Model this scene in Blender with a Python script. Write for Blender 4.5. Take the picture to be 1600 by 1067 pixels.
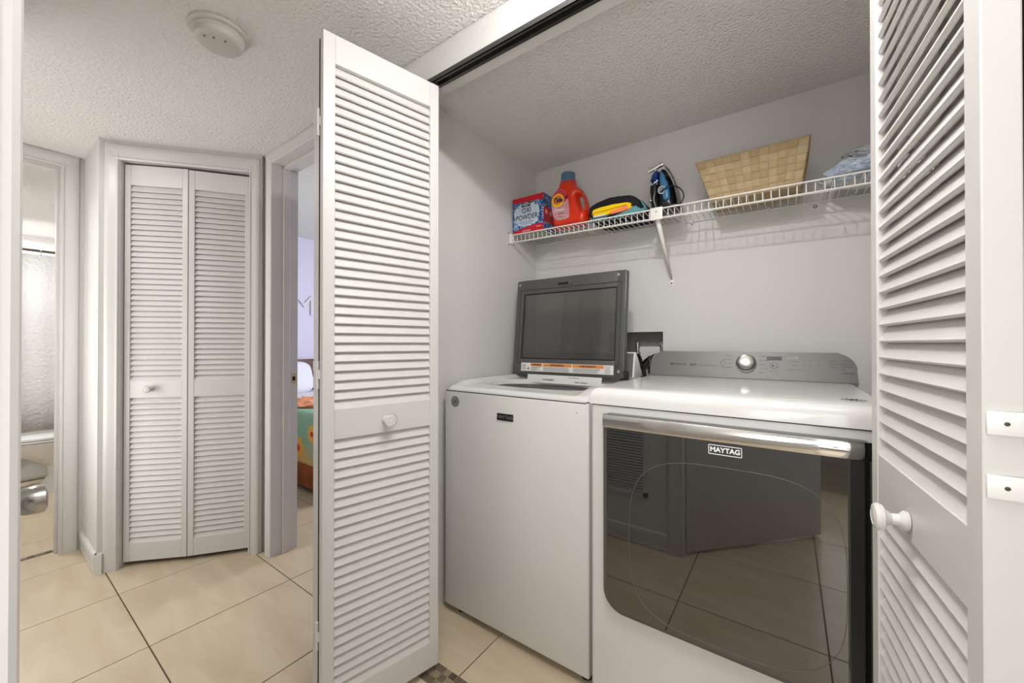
import bpy, bmesh, math, random
from mathutils import Matrix, Vector, noise
random.seed(7)
S = bpy.context.scene
for o in list(bpy.data.objects): bpy.data.objects.remove(o)
C = S.collection
PI = math.pi

# ------------------------------------------------------------------ camera, light, exposure
CAMH = 1.15
cd = bpy.data.cameras.new('camera'); cam = bpy.data.objects.new('camera', cd); C.objects.link(cam)
cam.location = (0, 0, CAMH); cam.rotation_euler = (math.radians(90.32), 0, math.radians(35.53))
cd.sensor_width = 36; cd.lens = 604.7/1600*36; cd.clip_start = 0.02; cd.clip_end = 50
S.camera = cam
w = bpy.data.worlds.new('world'); S.world = w; w.use_nodes = True
w.node_tree.nodes['Background'].inputs[0].default_value = (0.9, 0.93, 1, 1)
w.node_tree.nodes['Background'].inputs[1].default_value = 0.6
S.view_settings.view_transform = 'Standard'; S.view_settings.look = 'None'
S.view_settings.gamma = 1; S.view_settings.use_curve_mapping = False
S.view_settings.exposure = 0.52

def lamp(name, kind, loc, power, size=0.1, aim=None, color=(.985, .99, 1), size_y=None, spread=None):
    d = bpy.data.lights.new(name, kind); d.energy = power; d.color = color
    if kind == 'AREA':
        d.size = size
        if size_y: d.shape = 'RECTANGLE'; d.size_y = size_y
        else: d.shape = 'DISK'
        if spread: d.spread = spread
    else: d.shadow_soft_size = size
    o = bpy.data.objects.new(name, d); C.objects.link(o); o.location = loc
    if aim is not None:
        o.rotation_euler = (Vector(aim)-Vector(loc)).to_track_quat('-Z', 'Y').to_euler()
    return o
lamp('hall_ceiling_lamp', 'POINT', (-0.32, 0.73, 2.13), 10, 0.015)
lamp('hall_ceiling_fill', 'AREA', (-0.1, 0.36, 2.17), 8.5, 0.45, aim=(-0.15, 0.36, 0), size_y=.5)  # unseen area light added as soft fill for hall and closet
lamp('hall_end_lamp', 'AREA', (-2.42, 0.0, 2.16), 3.2, 0.07, aim=(-2.42, 0.0, 0))
lamp('hall_alcove_fill', 'AREA', (-2.65, -0.46, 1.15), 12, 0.8, aim=(-2.0, 1.2, 1.7), size_y=1.3)  # off-frame fill light added to lift the angled wall and hall ceiling
lamp('back_room_fill', 'AREA', (0.45, -1.7, 1.25), 24, 1.2, aim=(-0.3, 1.2, 1.35), size_y=1.6)  # invented light behind the doorway, gives flat frontal fill
lamp('doorway_fill', 'AREA', (-0.1, -0.34, 1.0), 3.2, 0.5, aim=(-0.85, 1.3, 1.7))  # extra soft fill added behind the camera, reaches the closet ceiling
lamp('bedroom_window', 'AREA', (-2.5, 3.1, 1.6), 30, 1.4, aim=(-4.0, 2.0, 0.9), color=(.93, .95, 1))
lamp('bathroom_lamp', 'AREA', (-4.2, -0.3, 2.12), 13, 0.4, aim=(-4.6, 0.1, 0.5))
lamp('shower_fill', 'AREA', (-5.5, 0.1, 2.15), 14, 0.3, aim=(-5.5, 0.1, 0.5))  # unseen light added above the tub to brighten the wall over the curtain

# ------------------------------------------------------------------ materials
MATS = {}
def mat(name, col, rough=.5, metal=0, bump=0, bscale=200, var=0, vscale=8, ior=1.45, alpha=None, trans=0, coat=0, bdist=.002, tex='noise'):
    if name in MATS: return MATS[name]
    m = bpy.data.materials.new(name); m.use_nodes = True; nt = m.node_tree; b = nt.nodes['Principled BSDF']
    lin = tuple((c/255/12.92 if c/255 <= .04045 else ((c/255+.055)/1.055)**2.4) for c in col) + (1,)
    b.inputs['Base Color'].default_value = lin
    b.inputs['Roughness'].default_value = rough; b.inputs['Metallic'].default_value = metal
    b.inputs['IOR'].default_value = ior; b.inputs['Transmission Weight'].default_value = trans
    b.inputs['Coat Weight'].default_value = coat
    if alpha: b.inputs['Alpha'].default_value = alpha
    tc = nt.nodes.new('ShaderNodeTexCoord')
    if var:
        n = nt.nodes.new('ShaderNodeTexNoise'); n.inputs['Scale'].default_value = vscale; n.inputs['Detail'].default_value = 6
        nt.links.new(tc.outputs['Object'], n.inputs['Vector'])
        r = nt.nodes.new('ShaderNodeValToRGB')
        r.color_ramp.elements[0].position = .3; r.color_ramp.elements[1].position = .7
        r.color_ramp.elements[0].color = tuple(max(0, c*(1-var)) for c in lin[:3])+(1,)
        r.color_ramp.elements[1].color = tuple(min(1, c*(1+var*.5)) for c in lin[:3])+(1,)
        nt.links.new(n.outputs['Fac'], r.inputs['Fac']); nt.links.new(r.outputs['Color'], b.inputs['Base Color'])
    if bump:
        if tex == 'voronoi':
            n2 = nt.nodes.new('ShaderNodeTexVoronoi'); n2.inputs['Scale'].default_value = bscale; out = n2.outputs['Distance']
        else:
            n2 = nt.nodes.new('ShaderNodeTexNoise'); n2.inputs['Scale'].default_value = bscale; n2.inputs['Detail'].default_value = 3; out = n2.outputs['Fac']
        nt.links.new(tc.outputs['Object'], n2.inputs['Vector'])
        bp = nt.nodes.new('ShaderNodeBump'); bp.inputs['Strength'].default_value = bump; bp.inputs['Distance'].default_value = bdist
        nt.links.new(out, bp.inputs['Height']); nt.links.new(bp.outputs['Normal'], b.inputs['Normal'])
    MATS[name] = m; return m
WALL = mat('wall_paint', (220, 217, 213), .6, bump=.25, bscale=90, bdist=.0015)
HALLWALL = mat('hall_wall_paint', (214, 211, 207), .6, bump=.5, bscale=120, bdist=.002)
CEIL = mat('popcorn_ceiling', (230, 228, 223), .8, bump=.9, bscale=85, bdist=.011)
CEIL2 = mat('closet_ceiling_texture', (241, 239, 234), .8, bump=1, bscale=95, bdist=.012)
TRIM = mat('trim_white_gloss', (207, 204, 200), .35, bump=.12, bscale=40, bdist=.001)
DOORP = mat('louver_white_paint', (207, 204, 200), .42, bump=.08, bscale=300, bdist=.0004)
WORN = mat('worn_white_paint', (214, 211, 207), .5, bump=.3, bscale=30, var=.05, vscale=5)
APPL = mat('appliance_white_enamel', (211, 209, 205), .22, coat=.3)
APPLT = mat('appliance_white_plastic', (221, 219, 215), .2, coat=.3)
LIDG = mat('charcoal_lid_frame', (88, 88, 86), .3, metal=.2)
SMOKEGLASS = mat('smoked_lid_glass', (134, 132, 129), .02, ior=1.5, trans=.75)
BLKGLASS = mat('black_door_glass', (24, 24, 23), .025, ior=2.25)
BLK = mat('black_plastic', (22, 22, 22), .4)
DARK = mat('dark_cavity', (9, 9, 9), .7)
CHROME = mat('chrome', (225, 224, 222), .06, metal=1)
STEEL = mat('brushed_steel', (176, 174, 171), .3, metal=.9)
CONS = mat('console_silver', (104, 102, 99), .42, metal=.35)
INK = mat('console_ink', (38, 38, 40), .5)
WHITEINK = mat('white_print', (235, 235, 235), .4)
GREYSTK = mat('grey_sticker', (120, 120, 120), .4)
ORANGEL = mat('orange_warning', (222, 140, 62), .5)
LABW = mat('label_white', (226, 224, 220), .5)
WIRE = mat('white_vinyl_wire', (238, 234, 226), .35)
REDP = mat('red_print', (200, 24, 38), .4)
NAVY = mat('navy_print', (32, 48, 84), .4)
RUST = mat('dark_track_metal', (92, 90, 87), .35, metal=.8)
GROUT = mat('grout_dark', (92, 78, 62), .9)
TOIL = mat('toilet_porcelain', (232, 231, 229), .12)
WOOD = mat('bed_wood', (150, 82, 40), .4, var=.25, vscale=12)
DWOOD = mat('headboard_wood', (82, 46, 34), .4)
LAV = mat('lavender_wall', (214, 210, 232), .6)
PLATE = mat('nickel', (188, 184, 178), .22, metal=1)
BRASS = mat('brass_strike', (205, 186, 140), .3, metal=.9)

def nodes(m): return m.node_tree, m.node_tree.nodes['Principled BSDF']
def tile_mat(name, c1, c2, rough):
    m = bpy.data.materials.new(name); m.use_nodes = True; nt, b = nodes(m)
    g = nt.nodes.new('ShaderNodeNewGeometry'); oi = nt.nodes.new('ShaderNodeObjectInfo')
    mp = nt.nodes.new('ShaderNodeMapping'); mp.inputs['Rotation'].default_value = (0, 0, .5); mp.inputs['Scale'].default_value = (1.6, 5.5, 1)
    ad = nt.nodes.new('ShaderNodeVectorMath'); ad.operation = 'ADD'
    sc = nt.nodes.new('ShaderNodeVectorMath'); sc.operation = 'SCALE'; sc.inputs['Scale'].default_value = 3
    nt.links.new(oi.outputs['Location'], sc.inputs[0])
    nt.links.new(g.outputs['Position'], ad.inputs[0]); nt.links.new(sc.outputs[0], ad.inputs[1]); nt.links.new(ad.outputs[0], mp.inputs['Vector'])
    n = nt.nodes.new('ShaderNodeTexNoise'); n.inputs['Scale'].default_value = 2.2; n.inputs['Detail'].default_value = 9; n.inputs['Distortion'].default_value = .6
    nt.links.new(mp.outputs[0], n.inputs['Vector'])
    r = nt.nodes.new('ShaderNodeValToRGB')
    f = lambda c: tuple(((x/255+.055)/1.055)**2.4 for x in c)+(1,)
    r.color_ramp.elements[0].position = .34; r.color_ramp.elements[0].color = f(c1)
    r.color_ramp.elements[1].position = .62; r.color_ramp.elements[1].color = f(c2)
    nt.links.new(n.outputs['Fac'], r.inputs['Fac']); nt.links.new(r.outputs['Color'], b.inputs['Base Color'])
    b.inputs['Roughness'].default_value = rough
    MATS[name] = m; return m
TILE = tile_mat('beige_marble_tile', (198, 179, 150), (208, 192, 165), .28)

# ------------------------------------------------------------------ helpers
W = {}      # world matrix of every object made
def new_bm(): return bmesh.new()
def box(bm, x0, x1, y0, y1, z0, z1, bev=0, seg=2, M=None, only=None):
    vs = [bm.verts.new((x, y, z)) for x in (x0, x1) for y in (y0, y1) for z in (z0, z1)]
    fs = [bm.faces.new([vs[i] for i in f]) for f in ((0,1,3,2),(4,6,7,5),(0,4,5,1),(2,3,7,6),(0,2,6,4),(1,5,7,3))]
    if bev:
        es = list({e for f in fs for e in f.edges})
        if only: es = [e for e in es if only(e)]
        r = bmesh.ops.bevel(bm, geom=es, offset=bev, segments=seg, profile=.5, affect='EDGES')
        vs = list({v for f in r['faces'] for v in f.verts} | {v for v in vs if v.is_valid})
    if M is not None: bmesh.ops.transform(bm, matrix=M, verts=[v for v in vs if v.is_valid])
    return bm
def prism(bm, pts, axis, a, b, bev=0, seg=2):
    """outline pts in the plane across axis, extruded from a to b; axis y: pts=(x,z); x: (y,z); z: (x,y)"""
    def P(p, t):
        return (p[0], t, p[1]) if axis == 'y' else ((t, p[0], p[1]) if axis == 'x' else (p[0], p[1], t))
    A = [bm.verts.new(P(p, a)) for p in pts]; B = [bm.verts.new(P(p, b)) for p in pts]
    n = len(pts); fa = bm.faces.new(A); fb = bm.faces.new(B[::-1])
    for i in range(n): bm.faces.new((A[i], B[i], B[(i+1) % n], A[(i+1) % n]))
    if bev:
        es = list(fa.edges)+list(fb.edges)
        bmesh.ops.bevel(bm, geom=es, offset=bev, segments=seg, profile=.5, affect='EDGES')
    return bm
def tube(bm, pts, r, n=8, closed=False):
    pts = [Vector(p) for p in pts]; rings = []
    for i, p in enumerate(pts):
        if closed: t = pts[(i+1) % len(pts)]-pts[i-1]
        else: t = pts[min(i+1, len(pts)-1)]-pts[max(i-1, 0)]
        t.normalize(); u = t.cross(Vector((0, 0, 1)))
        if u.length < .1: u = t.cross(Vector((0, 1, 0)))
        u.normalize(); v = t.cross(u); rr = r[i] if isinstance(r, (list, tuple)) else r
        rings.append([bm.verts.new(p+(u*math.cos(2*PI*k/n)+v*math.sin(2*PI*k/n))*rr) for k in range(n)])
    m = len(rings)
    for i in range(m if closed else m-1):
        a, b = rings[i], rings[(i+1) % m]
        for k in range(n): bm.faces.new((a[k], a[(k+1) % n], b[(k+1) % n], b[k]))
    if not closed: bm.faces.new(rings[0][::-1]); bm.faces.new(rings[-1])
    return bm
def lathe(bm, prof, n=32, M=None):
    """prof: (r, h) around local z"""
    rings = []; vs = []
    for r, h in prof:
        if r < 1e-6: ring = [bm.verts.new((0, 0, h))]
        else: ring = [bm.verts.new((r*math.cos(2*PI*k/n), r*math.sin(2*PI*k/n), h)) for k in range(n)]
        rings.append(ring); vs += ring
    for a, b in zip(rings, rings[1:]):
        for k in range(n):
            q = [a[k % len(a)], a[(k+1) % len(a)], b[(k+1) % len(b)], b[k % len(b)]]
            q = list(dict.fromkeys(q))
            if len(q) > 2:
                try: bm.faces.new(q)
                except ValueError: pass
    if M is not None: bmesh.ops.transform(bm, matrix=M, verts=vs)
    return bm
def axisM(loc, d):
    return Matrix.Translation(loc) @ Vector(d).to_track_quat('Z', 'Y').to_matrix().to_4x4()
def rrect(x0, x1, z0, z1, r, n=6, radii=None):
    """rounded rectangle outline; radii = (bl, br, tr, tl)"""
    R = radii or (r, r, r, r); out = []
    for (cx, cz, a0, rr) in ((x0, z0, PI, R[0]), (x1, z0, 1.5*PI, R[1]), (x1, z1, 0, R[2]), (x0, z1, .5*PI, R[3])):
        sx = 1 if cx == x0 else -1; sz = 1 if cz == z0 else -1
        if rr <= 0: out.append((cx, cz)); continue
        for k in range(n+1):
            a = a0+k*PI/2/n; out.append((cx+sx*rr+rr*math.cos(a), cz+sz*rr+rr*math.sin(a)))
    return out
def smooth(me, ang=35):
    for p in me.polygons: p.use_smooth = True
    try: me.set_sharp_from_angle(angle=math.radians(ang))
    except Exception: pass
def link(name, me, parent=None, M=None, sm=True):
    o = bpy.data.objects.new(name, me); C.objects.link(o)
    if parent: o.parent = parent
    if M is not None: o.matrix_local = M
    W[o] = (W[parent] if parent else Matrix()) @ (M or Matrix())
    return o
def obj(name, bm, m, parent=None, origin=None, local=False, sm=True, kind=None):
    """bm in world coordinates (or in the parent's, local=True); ONE mesh object"""
    bmesh.ops.recalc_face_normals(bm, faces=bm.faces)
    P = Matrix() if (parent is None or local) else W[parent].inverted()
    bmesh.ops.transform(bm, matrix=P, verts=bm.verts)
    if origin is None:
        co = [v.co for v in bm.verts]
        origin = Vector(((min(c.x for c in co)+max(c.x for c in co))/2, (min(c.y for c in co)+max(c.y for c in co))/2, min(c.z for c in co)))
    else: origin = P @ Vector(origin)
    bmesh.ops.translate(bm, vec=-origin, verts=bm.verts)
    me = bpy.data.meshes.new(name); bm.to_mesh(me); bm.free()
    me.materials.append(m)
    if sm: smooth(me)
    o = link(name, me, parent, Matrix.Translation(origin))
    if kind: o['kind'] = kind
    return o
def bx(name, dims, m, parent=None, bev=0, kind=None, local=False, seg=2):
    return obj(name, box(new_bm(), *dims, bev=bev, seg=seg), m, parent, kind=kind, local=local)
def tag(o, label, cat, group=None):
    o['label'] = label; o['category'] = cat
    if group: o['group'] = group
    return o
def thing(name, label, cat, loc=(0, 0, 0), rz=0, group=None):
    o = bpy.data.objects.new(name, None); C.objects.link(o); o.empty_display_size = .05
    o.location = loc; o.rotation_euler = (0, 0, rz)
    W[o] = Matrix.Translation(loc) @ Matrix.Rotation(rz, 4, 'Z')
    return tag(o, label, cat, group)
def struct(name, bm, m, sm=False): return obj(name, bm, m, kind='structure', sm=sm)
def lbl(o, t): o['label'] = t; return o
def text_mesh(s, size, depth=.0003, offset=0, shear=0, align='CENTER', sx=1):
    c = bpy.data.curves.new('lettering', 'FONT'); c.body = s; c.size = size; c.extrude = depth; c.offset = offset; c.shear = shear
    c.align_x = align; c.align_y = 'CENTER'; c.resolution_u = 3
    t = bpy.data.objects.new('lettering_tmp', c); C.objects.link(t)
    dg = bpy.context.evaluated_depsgraph_get(); dg.update()
    me = bpy.data.meshes.new_from_object(t.evaluated_get(dg))
    bpy.data.objects.remove(t); bpy.data.curves.remove(c)
    if sx != 1: me.transform(Matrix.Scale(sx, 4, (1, 0, 0)))
    return me
def text(s, size, loc, m, parent, right=(1, 0, 0), up=(0, 0, 1), name='lettering', **k):
    me = text_mesh(s, size, **k); me.materials.clear(); me.materials.append(m)
    r = Vector(right).normalized(); u = Vector(up).normalized(); n = r.cross(u)
    M = Matrix((( r.x, u.x, n.x, loc[0]), (r.y, u.y, n.y, loc[1]), (r.z, u.z, n.z, loc[2]), (0, 0, 0, 1)))
    return link(name, me, parent, W[parent].inverted() @ M)

# ------------------------------------------------------------------ room shell
ZC = 2.19
fl = struct('floor', box(new_bm(), -6.1, .75, -2.7, 3.6, -.10, -.003), GROUT)
# floor tiles: shared mesh, each its own object
tw, th = .525, .513
tm = bpy.data.meshes.new('tile'); b_ = box(new_bm(), -tw/2+.0022, tw/2-.0022, -th/2+.0022, th/2-.0022, -.008, 0, bev=.0012, seg=1)
b_.to_mesh(tm); b_.free(); tm.materials.append(TILE)
for i in range(-8, 5):
    for j in range(-6, 6):
        cx = -1.981+tw*(i+.5); cy = .401+th*(j+.5)
        if cx < -6.1 or cx > .6: continue
        if cx > -1.3 and cy > 2.1: continue
        if cy < -1.0 and cx < -1.3: continue
        if j == 1 and -1.5 < cx < .7: pass
        link('tile', tm, fl, W[fl].inverted() @ Matrix.Translation((cx, cy, 0)))
# mosaic thresholds
MOS = [mat('mosaic_%s' % k, c, .6, var=.2, vscale=60) for k, c in (('brown', (108, 94, 76)), ('tan', (150, 134, 110)), ('umber', (84, 70, 54)), ('grey', (134, 122, 104)))]
def mosaic(x0, x1, y0, y1, n_across, axis):
    base = struct('threshold_strip', box(new_bm(), x0, x1, y0, y1, -.003, .0022), mat('mosaic_grout', (150, 138, 118), .9))
    base.name = 'trim_1' if axis == 'x' else 'trim_2'
    meshes = []
    s = (y1-y0)/n_across if axis == 'x' else (x1-x0)/n_across
    for k in range(4):
        me = bpy.data.meshes.new('mosaic_stone'); bb = box(new_bm(), -s/2+.0015, s/2-.0015, -s/2+.0015, s/2-.0015, 0, .003, bev=.0008, seg=1)
        bb.to_mesh(me); bb.free(); me.materials.append(MOS[k]); meshes.append(me)
    L = (x1-x0) if axis == 'x' else (y1-y0)
    for a in range(int(L/s)):
        for b in range(n_across):
            p = (x0+(a+.5)*s, y0+(b+.5)*s) if axis == 'x' else (x0+(b+.5)*s, y0+(a+.5)*s)
            link('mosaic_stone', random.choice(meshes), base, W[base].inverted() @ Matrix.Translation((p[0], p[1], .002)))
mosaic(-1.17, -.55, .905, .985, 3, 'x')
mosaic(-3.335, -3.305, -.3, .284, 1, 'y')

struct('ceiling', box(new_bm(), -3.3, .75, -.56, 1.0, ZC, ZC+.06), CEIL)
o = struct('ceiling_closet', box(new_bm(), -1.31, .75, 1.0, 2.06, ZC, ZC+.06), CEIL2)
struct('ceiling_bathroom', box(new_bm(), -6.0, -3.3, -1.1, 1.0, ZC, ZC+.06), CEIL2)
struct('ceiling_bedroom', box(new_bm(), -4.8, -1.32, 1.078, 3.5, 2.42, 2.48), CEIL)
struct('ceiling_back_room', box(new_bm(), -1.5, 1.4, -2.6, -.56, 2.4, 2.46), CEIL2)

# closet walls; the back wall has a hole for the water box
bm = new_bm()
hx0, hx1, hz0, hz1 = -.78, -.506, 1.02, 1.21
box(bm, -1.31, hx0, 2.0, 2.08, 0, ZC); box(bm, hx1, .5, 2.0, 2.08, 0, ZC)
box(bm, hx0, hx1, 2.0, 2.08, 0, hz0); box(bm, hx0, hx1, 2.0, 2.08, hz1, ZC)
struct('wall_back', bm, WALL)
struct('wall_left', box(new_bm(), -1.32, -1.25, .947, 2.0, 0, ZC), WALL)
struct('wall_right', box(new_bm(), .42, .49, .95, 2.0, 0, ZC), WALL)
bm = new_bm()
box(bm, -1.45, -1.18, .953, 1.04, 0, ZC); box(bm, .26, .75, .953, 1.04, 0, ZC)
box(bm, -1.18, .26, .953, 1.04, 2.092, ZC)
struct('wall_front', bm, WALL)
struct('wall_hall_end', box(new_bm(), .70, .75, -.1, .953, 0, ZC), HALLWALL)

def molding(name, p0, p1, u, v, w, t=.016, m=TRIM, kind='structure', parent=None):
    """casing board from p0 to p1; u = across its width, v = out of the wall"""
    p0, p1, u, v = Vector(p0), Vector(p1), Vector(u).normalized(), Vector(v).normalized()
    t += .0003 if abs(u.z) > .5 else 0     # head pieces a hair proud of the side pieces
    prof = [(0, 0), (0, t*.55), (w*.06, t*.8), (w*.14, t*.8), (w*.18, t*.62), (w*.32, t*.66), (w*.62, t), (w*.9, t), (w*.97, t*.85), (w, t*.6), (w, 0)]
    bm = new_bm()
    A = [bm.verts.new(p0+u*a+v*b) for a, b in prof]; B = [bm.verts.new(p1+u*a+v*b) for a, b in prof]
    n = len(prof); bm.faces.new(A); bm.faces.new(B[::-1])
    for i in range(n): bm.faces.new((A[i], B[i], B[(i+1) % n], A[(i+1) % n]))
    o = obj(name, bm, m, parent)
    if kind: o['kind'] = kind
    return o
tn = [2]
def trimname(): tn[0] += 1; return 'trim_%d' % tn[0]
# closet header: front casing, soffit stop, track
molding(trimname(), (-1.25, .953, 2.088), (.33, .953, 2.088), (0, 0, 1), (0, -1, 0), .1)
molding(trimname(), (-1.18, .953, 0), (-1.18, .953, 2.1), (-1, 0, 0), (0, -1, 0), .07)
molding(trimname(), (.26, .953, 0), (.26, .953, 2.1), (1, 0, 0), (0, -1, 0), .07)
tr = thing('door_track', 'dark metal sliding track for folding doors under the closet header', 'track', (-.45, .962, 2.092))
bm = new_bm(); box(bm, -1.178, .258, .943, .946, 2.072, 2.092); box(bm, -1.178, .258, .978, .981, 2.072, 2.092); box(bm, -1.178, .258, .943, .981, 2.089, 2.092)
box(bm, -1.178, .258, .943, .953, 2.072, 2.074); box(bm, -1.178, .258, .971, .981, 2.072, 2.074)
obj('channel', bm, RUST, tr)
obj('roller', lathe(new_bm(), [(0, 0), (.007, 0), (.007, .01), (.004, .012), (.004, .03), (0, .03)], 16, Matrix.Translation((-1.02, .962, 2.062))), STEEL, tr)
obj('roller', lathe(new_bm(), [(0, 0), (.007, 0), (.007, .01), (.004, .012), (.004, .03), (0, .03)], 16, Matrix.Translation((.135, .962, 2.062))), STEEL, tr)
tr.location.z = 2.072; W[tr] = W[tr]  # keep children where they are
for ch in tr.children: ch.location.z += .02
molding(trimname(), (-1.25, 1.24, 0), (-1.25, 2.0, 0), (0, 0, 1), (1, 0, 0), .09, .012)

# hall: bedroom wall with its door opening
bm = new_bm()
box(bm, -6.0, -2.285, .953, 1.078, 0, 2.42); box(bm, -2.285, -1.48, .953, 1.078, 2.142, 2.42); box(bm, -1.48, -1.33, .953, 1.078, 0, 2.42)
struct('wall_bedroom_side', bm, HALLWALL)
bm = new_bm(); box(bm, -2.285, -2.27, .951, 1.082, 0, 2.142); box(bm, -2.27, -2.256, 1.0, 1.035, 0, 2.128, bev=.003)
struct(trimname(), bm, WORN)
bm = new_bm(); box(bm, -2.285, -1.48, .951, 1.082, 2.127, 2.142); box(bm, -2.27, -1.49, 1.0, 1.035, 2.112, 2.127, bev=.002); box(bm, -1.495, -1.48, .951, 1.082, 0, 2.127)
struct(trimname(), bm, TRIM)
molding(trimname(), (-2.272, .953, 0), (-2.272, .953, ZC), (-1, 0, 0), (0, -1, 0), .058, .016, WORN)
molding(trimname(), (-2.33, .953, 2.128), (-1.40, .953, 2.128), (0, 0, 1), (0, -1, 0), .062)
molding(trimname(), (-1.49, .953, 0), (-1.49, .953, ZC), (1, 0, 0), (0, -1, 0), .058)
sp = thing('strike_plate', 'small brass strike plate screwed to bedroom door jamb', 'strike plate', (-2.2545, 1.062, .92))
bm = new_bm(); prism(bm, rrect(1.046, 1.078, .924, .985, .012), 'x', -2.2699, -2.2675); obj('plate', bm, BRASS, sp)
bx('latch_hole', (-2.2678, -2.2672, 1.053, 1.069, .942, .966), DARK, sp)
for z in (.931, .978): obj('screw', lathe(new_bm(), [(0, 0), (.004, 0), (.003, .0012), (0, .0015)], 12, axisM((-2.2674, 1.062, z), (1, 0, 0))), STEEL, sp)

# diagonal closet wall
D0 = Vector((-2.813, .399)); dv = Vector((.640, .769)).normalized(); nb = Vector((-dv.y, dv.x))   # nb = back direction
RZ = math.atan2(dv.y, dv.x)
def DM(): return Matrix.Translation((D0.x, D0.y, 0)) @ Matrix.Rotation(RZ, 4, 'Z')
def dstruct(name, boxes, m):
    bm = new_bm()
    for q in boxes: box(bm, *q)
    bmesh.ops.transform(bm, matrix=DM(), verts=bm.verts); return struct(name, bm, m)
dstruct('wall_diagonal', [(-.005, .05, .0, .09, 0, ZC), (.64, .697, .0, .09, 0, ZC), (.05, .64, .0, .09, 2.092, ZC)], HALLWALL)
def dmold(s0, z0, s1, z1, u, w):
    M = DM(); R = M.to_3x3()
    molding(trimname(), M @ Vector((s0, 0, z0)), M @ Vector((s1, 0, z1)), R @ Vector(u), R @ Vector((0, -1, 0)), w)
dmold(.056, 0, .056, 2.165, (-1, 0, 0), .058)
dmold(.638, 0, .638, 2.165, (1, 0, 0), .052)
dmold(.0015, 2.088, .6875, 2.088, (0, 0, 1), .077)
dstruct(trimname(), [(.05, .0595, -.004, .09, 0, 2.092), (.637, .642, -.004, .09, 0, 2.092), (.05, .64, -.002, .09, 2.088, 2.092)], TRIM)
# return wall and baseboards
struct('wall_return', box(new_bm(), -3.24, -2.815, .372, .43, 0, ZC), HALLWALL)
def base(name, p0, p1, v, h=.1):
    return molding(name, p0, p1, (0, 0, 1), v, h, .013, WORN)
base('baseboard_left', (-3.235, .372, 0), (-2.806, .372, 0), (0, -1, 0))
bm = new_bm(); prism(bm, [(-2.833, .372), (-2.806, .36), (-2.79, .385), (-2.813, .399)], 'z', 0, .1); struct('baseboard_corner', bm, WORN)
# bathroom wall with opening
bm = new_bm()
box(bm, -3.345, -3.235, .296, .953, 0, ZC); box(bm, -3.345, -3.235, -.43, .296, 2.128, ZC); box(bm, -3.345, -3.235, -1.1, -.43, 0, ZC)
struct('wall_bathroom_side', bm, HALLWALL)
bm = new_bm(); box(bm, -3.35, -3.23, .284, .2962, 0, 2.13); box(bm, -3.35, -3.23, -.43, .284, 2.118, 2.13); box(bm, -3.31, -3.275, .272, .285, 0, 2.12, bev=.002); box(bm, -3.31, -3.275, -.43, .272, 2.106, 2.118)
struct(trimname(), bm, TRIM)
molding(trimname(), (-3.235, .286, 0), (-3.235, .286, ZC), (0, 1, 0), (1, 0, 0), .066)
molding(trimname(), (-3.235, -.5, 2.118), (-3.235, .349, 2.118), (0, 0, 1), (1, 0, 0), .072)
# hall wall behind the camera's doorway
bm = new_bm()
box(bm, -2.0, -.475, -.095, .008, 0, ZC); box(bm, .365, .75, -.095, .008, 0, ZC); box(bm, -.475, .365, -.095, .008, 2.09, ZC)
box(bm, -2.06, -1.96, -.56, .008, 0, ZC); box(bm, -3.3, -2.0, -.56, -.5, 0, ZC)
struct('wall_hall', bm, HALLWALL)
bm = new_bm(); box(bm, -.475, -.460, -.10, .010, 0, 2.09); box(bm, .35, .365, -.10, .010, 0, 2.09); box(bm, -.475, .365, -.10, .010, 2.075, 2.09)
box(bm, -.46, -.448, -.055, -.025, 0, 2.075, bev=.002)
struct('trim_doorway_jamb', bm, TRIM).name = trimname()
molding(trimname(), (-.463, .008, 0), (-.463, .008, 2.14), (-1, 0, 0), (0, 1, 0), .075, .0165)
molding(trimname(), (.353, .008, 0), (.353, .008, 2.14), (1, 0, 0), (0, 1, 0), .075, .0165)
molding(trimname(), (-.54, .008, 2.078), (.43, .008, 2.078), (0, 0, 1), (0, 1, 0), .075, .0165)
base('baseboard_right', (-.95, .008, 0), (-.54, .008, 0), (0, 1, 0))
# open slab door into the room behind the camera
a0 = Vector((-.452, -.02)); a1 = Vector((.155, -.70)); L = (a1-a0).length; ang = math.atan2(a1.y-a0.y, a1.x-a0.x)
sd = thing('door_slab', 'plain white slab door standing open behind the doorway, mirrored in dryer glass', 'door', (a0.x, a0.y, .015), ang)
bx('slab', (0, L, -.035, 0, 0, 2.04), DOORP, sd, bev=.002, local=True)
obj('door_knob', lathe(new_bm(), [(0, 0), (.032, 0), (.032, .006), (.012, .01), (.012, .035), (.026, .045), (.028, .06), (.02, .068), (0, .07)], 24, axisM((L-.07, .0, .93), (0, 1, 0))), PLATE, sd, local=True)
hl = bx('hinge_leaf', (-.4603, -.4585, -.012, .006, .90, .99), mat('hinge_grey', (150, 148, 146), .4, metal=.4), sd, bev=.0006)
obj('hinge_pin', tube(new_bm(), [(-.457, -.014, .895), (-.457, -.014, .995)], .004, 10), MATS['hinge_grey'], hl)
struct('wall_back_room_left', box(new_bm(), -1.5, -1.44, -2.6, -.56, 0, 2.4), HALLWALL)
struct('wall_back_room_right', box(new_bm(), 1.3, 1.36, -2.6, -.1, 0, 2.4), HALLWALL)
struct('wall_back_room_rear', box(new_bm(), -1.5, 1.36, -2.66, -2.6, 0, 2.4), HALLWALL)
bm = new_bm(); box(bm, -1.5, -.4, -.62, -.56, 0, 2.4); bm.free()

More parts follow.
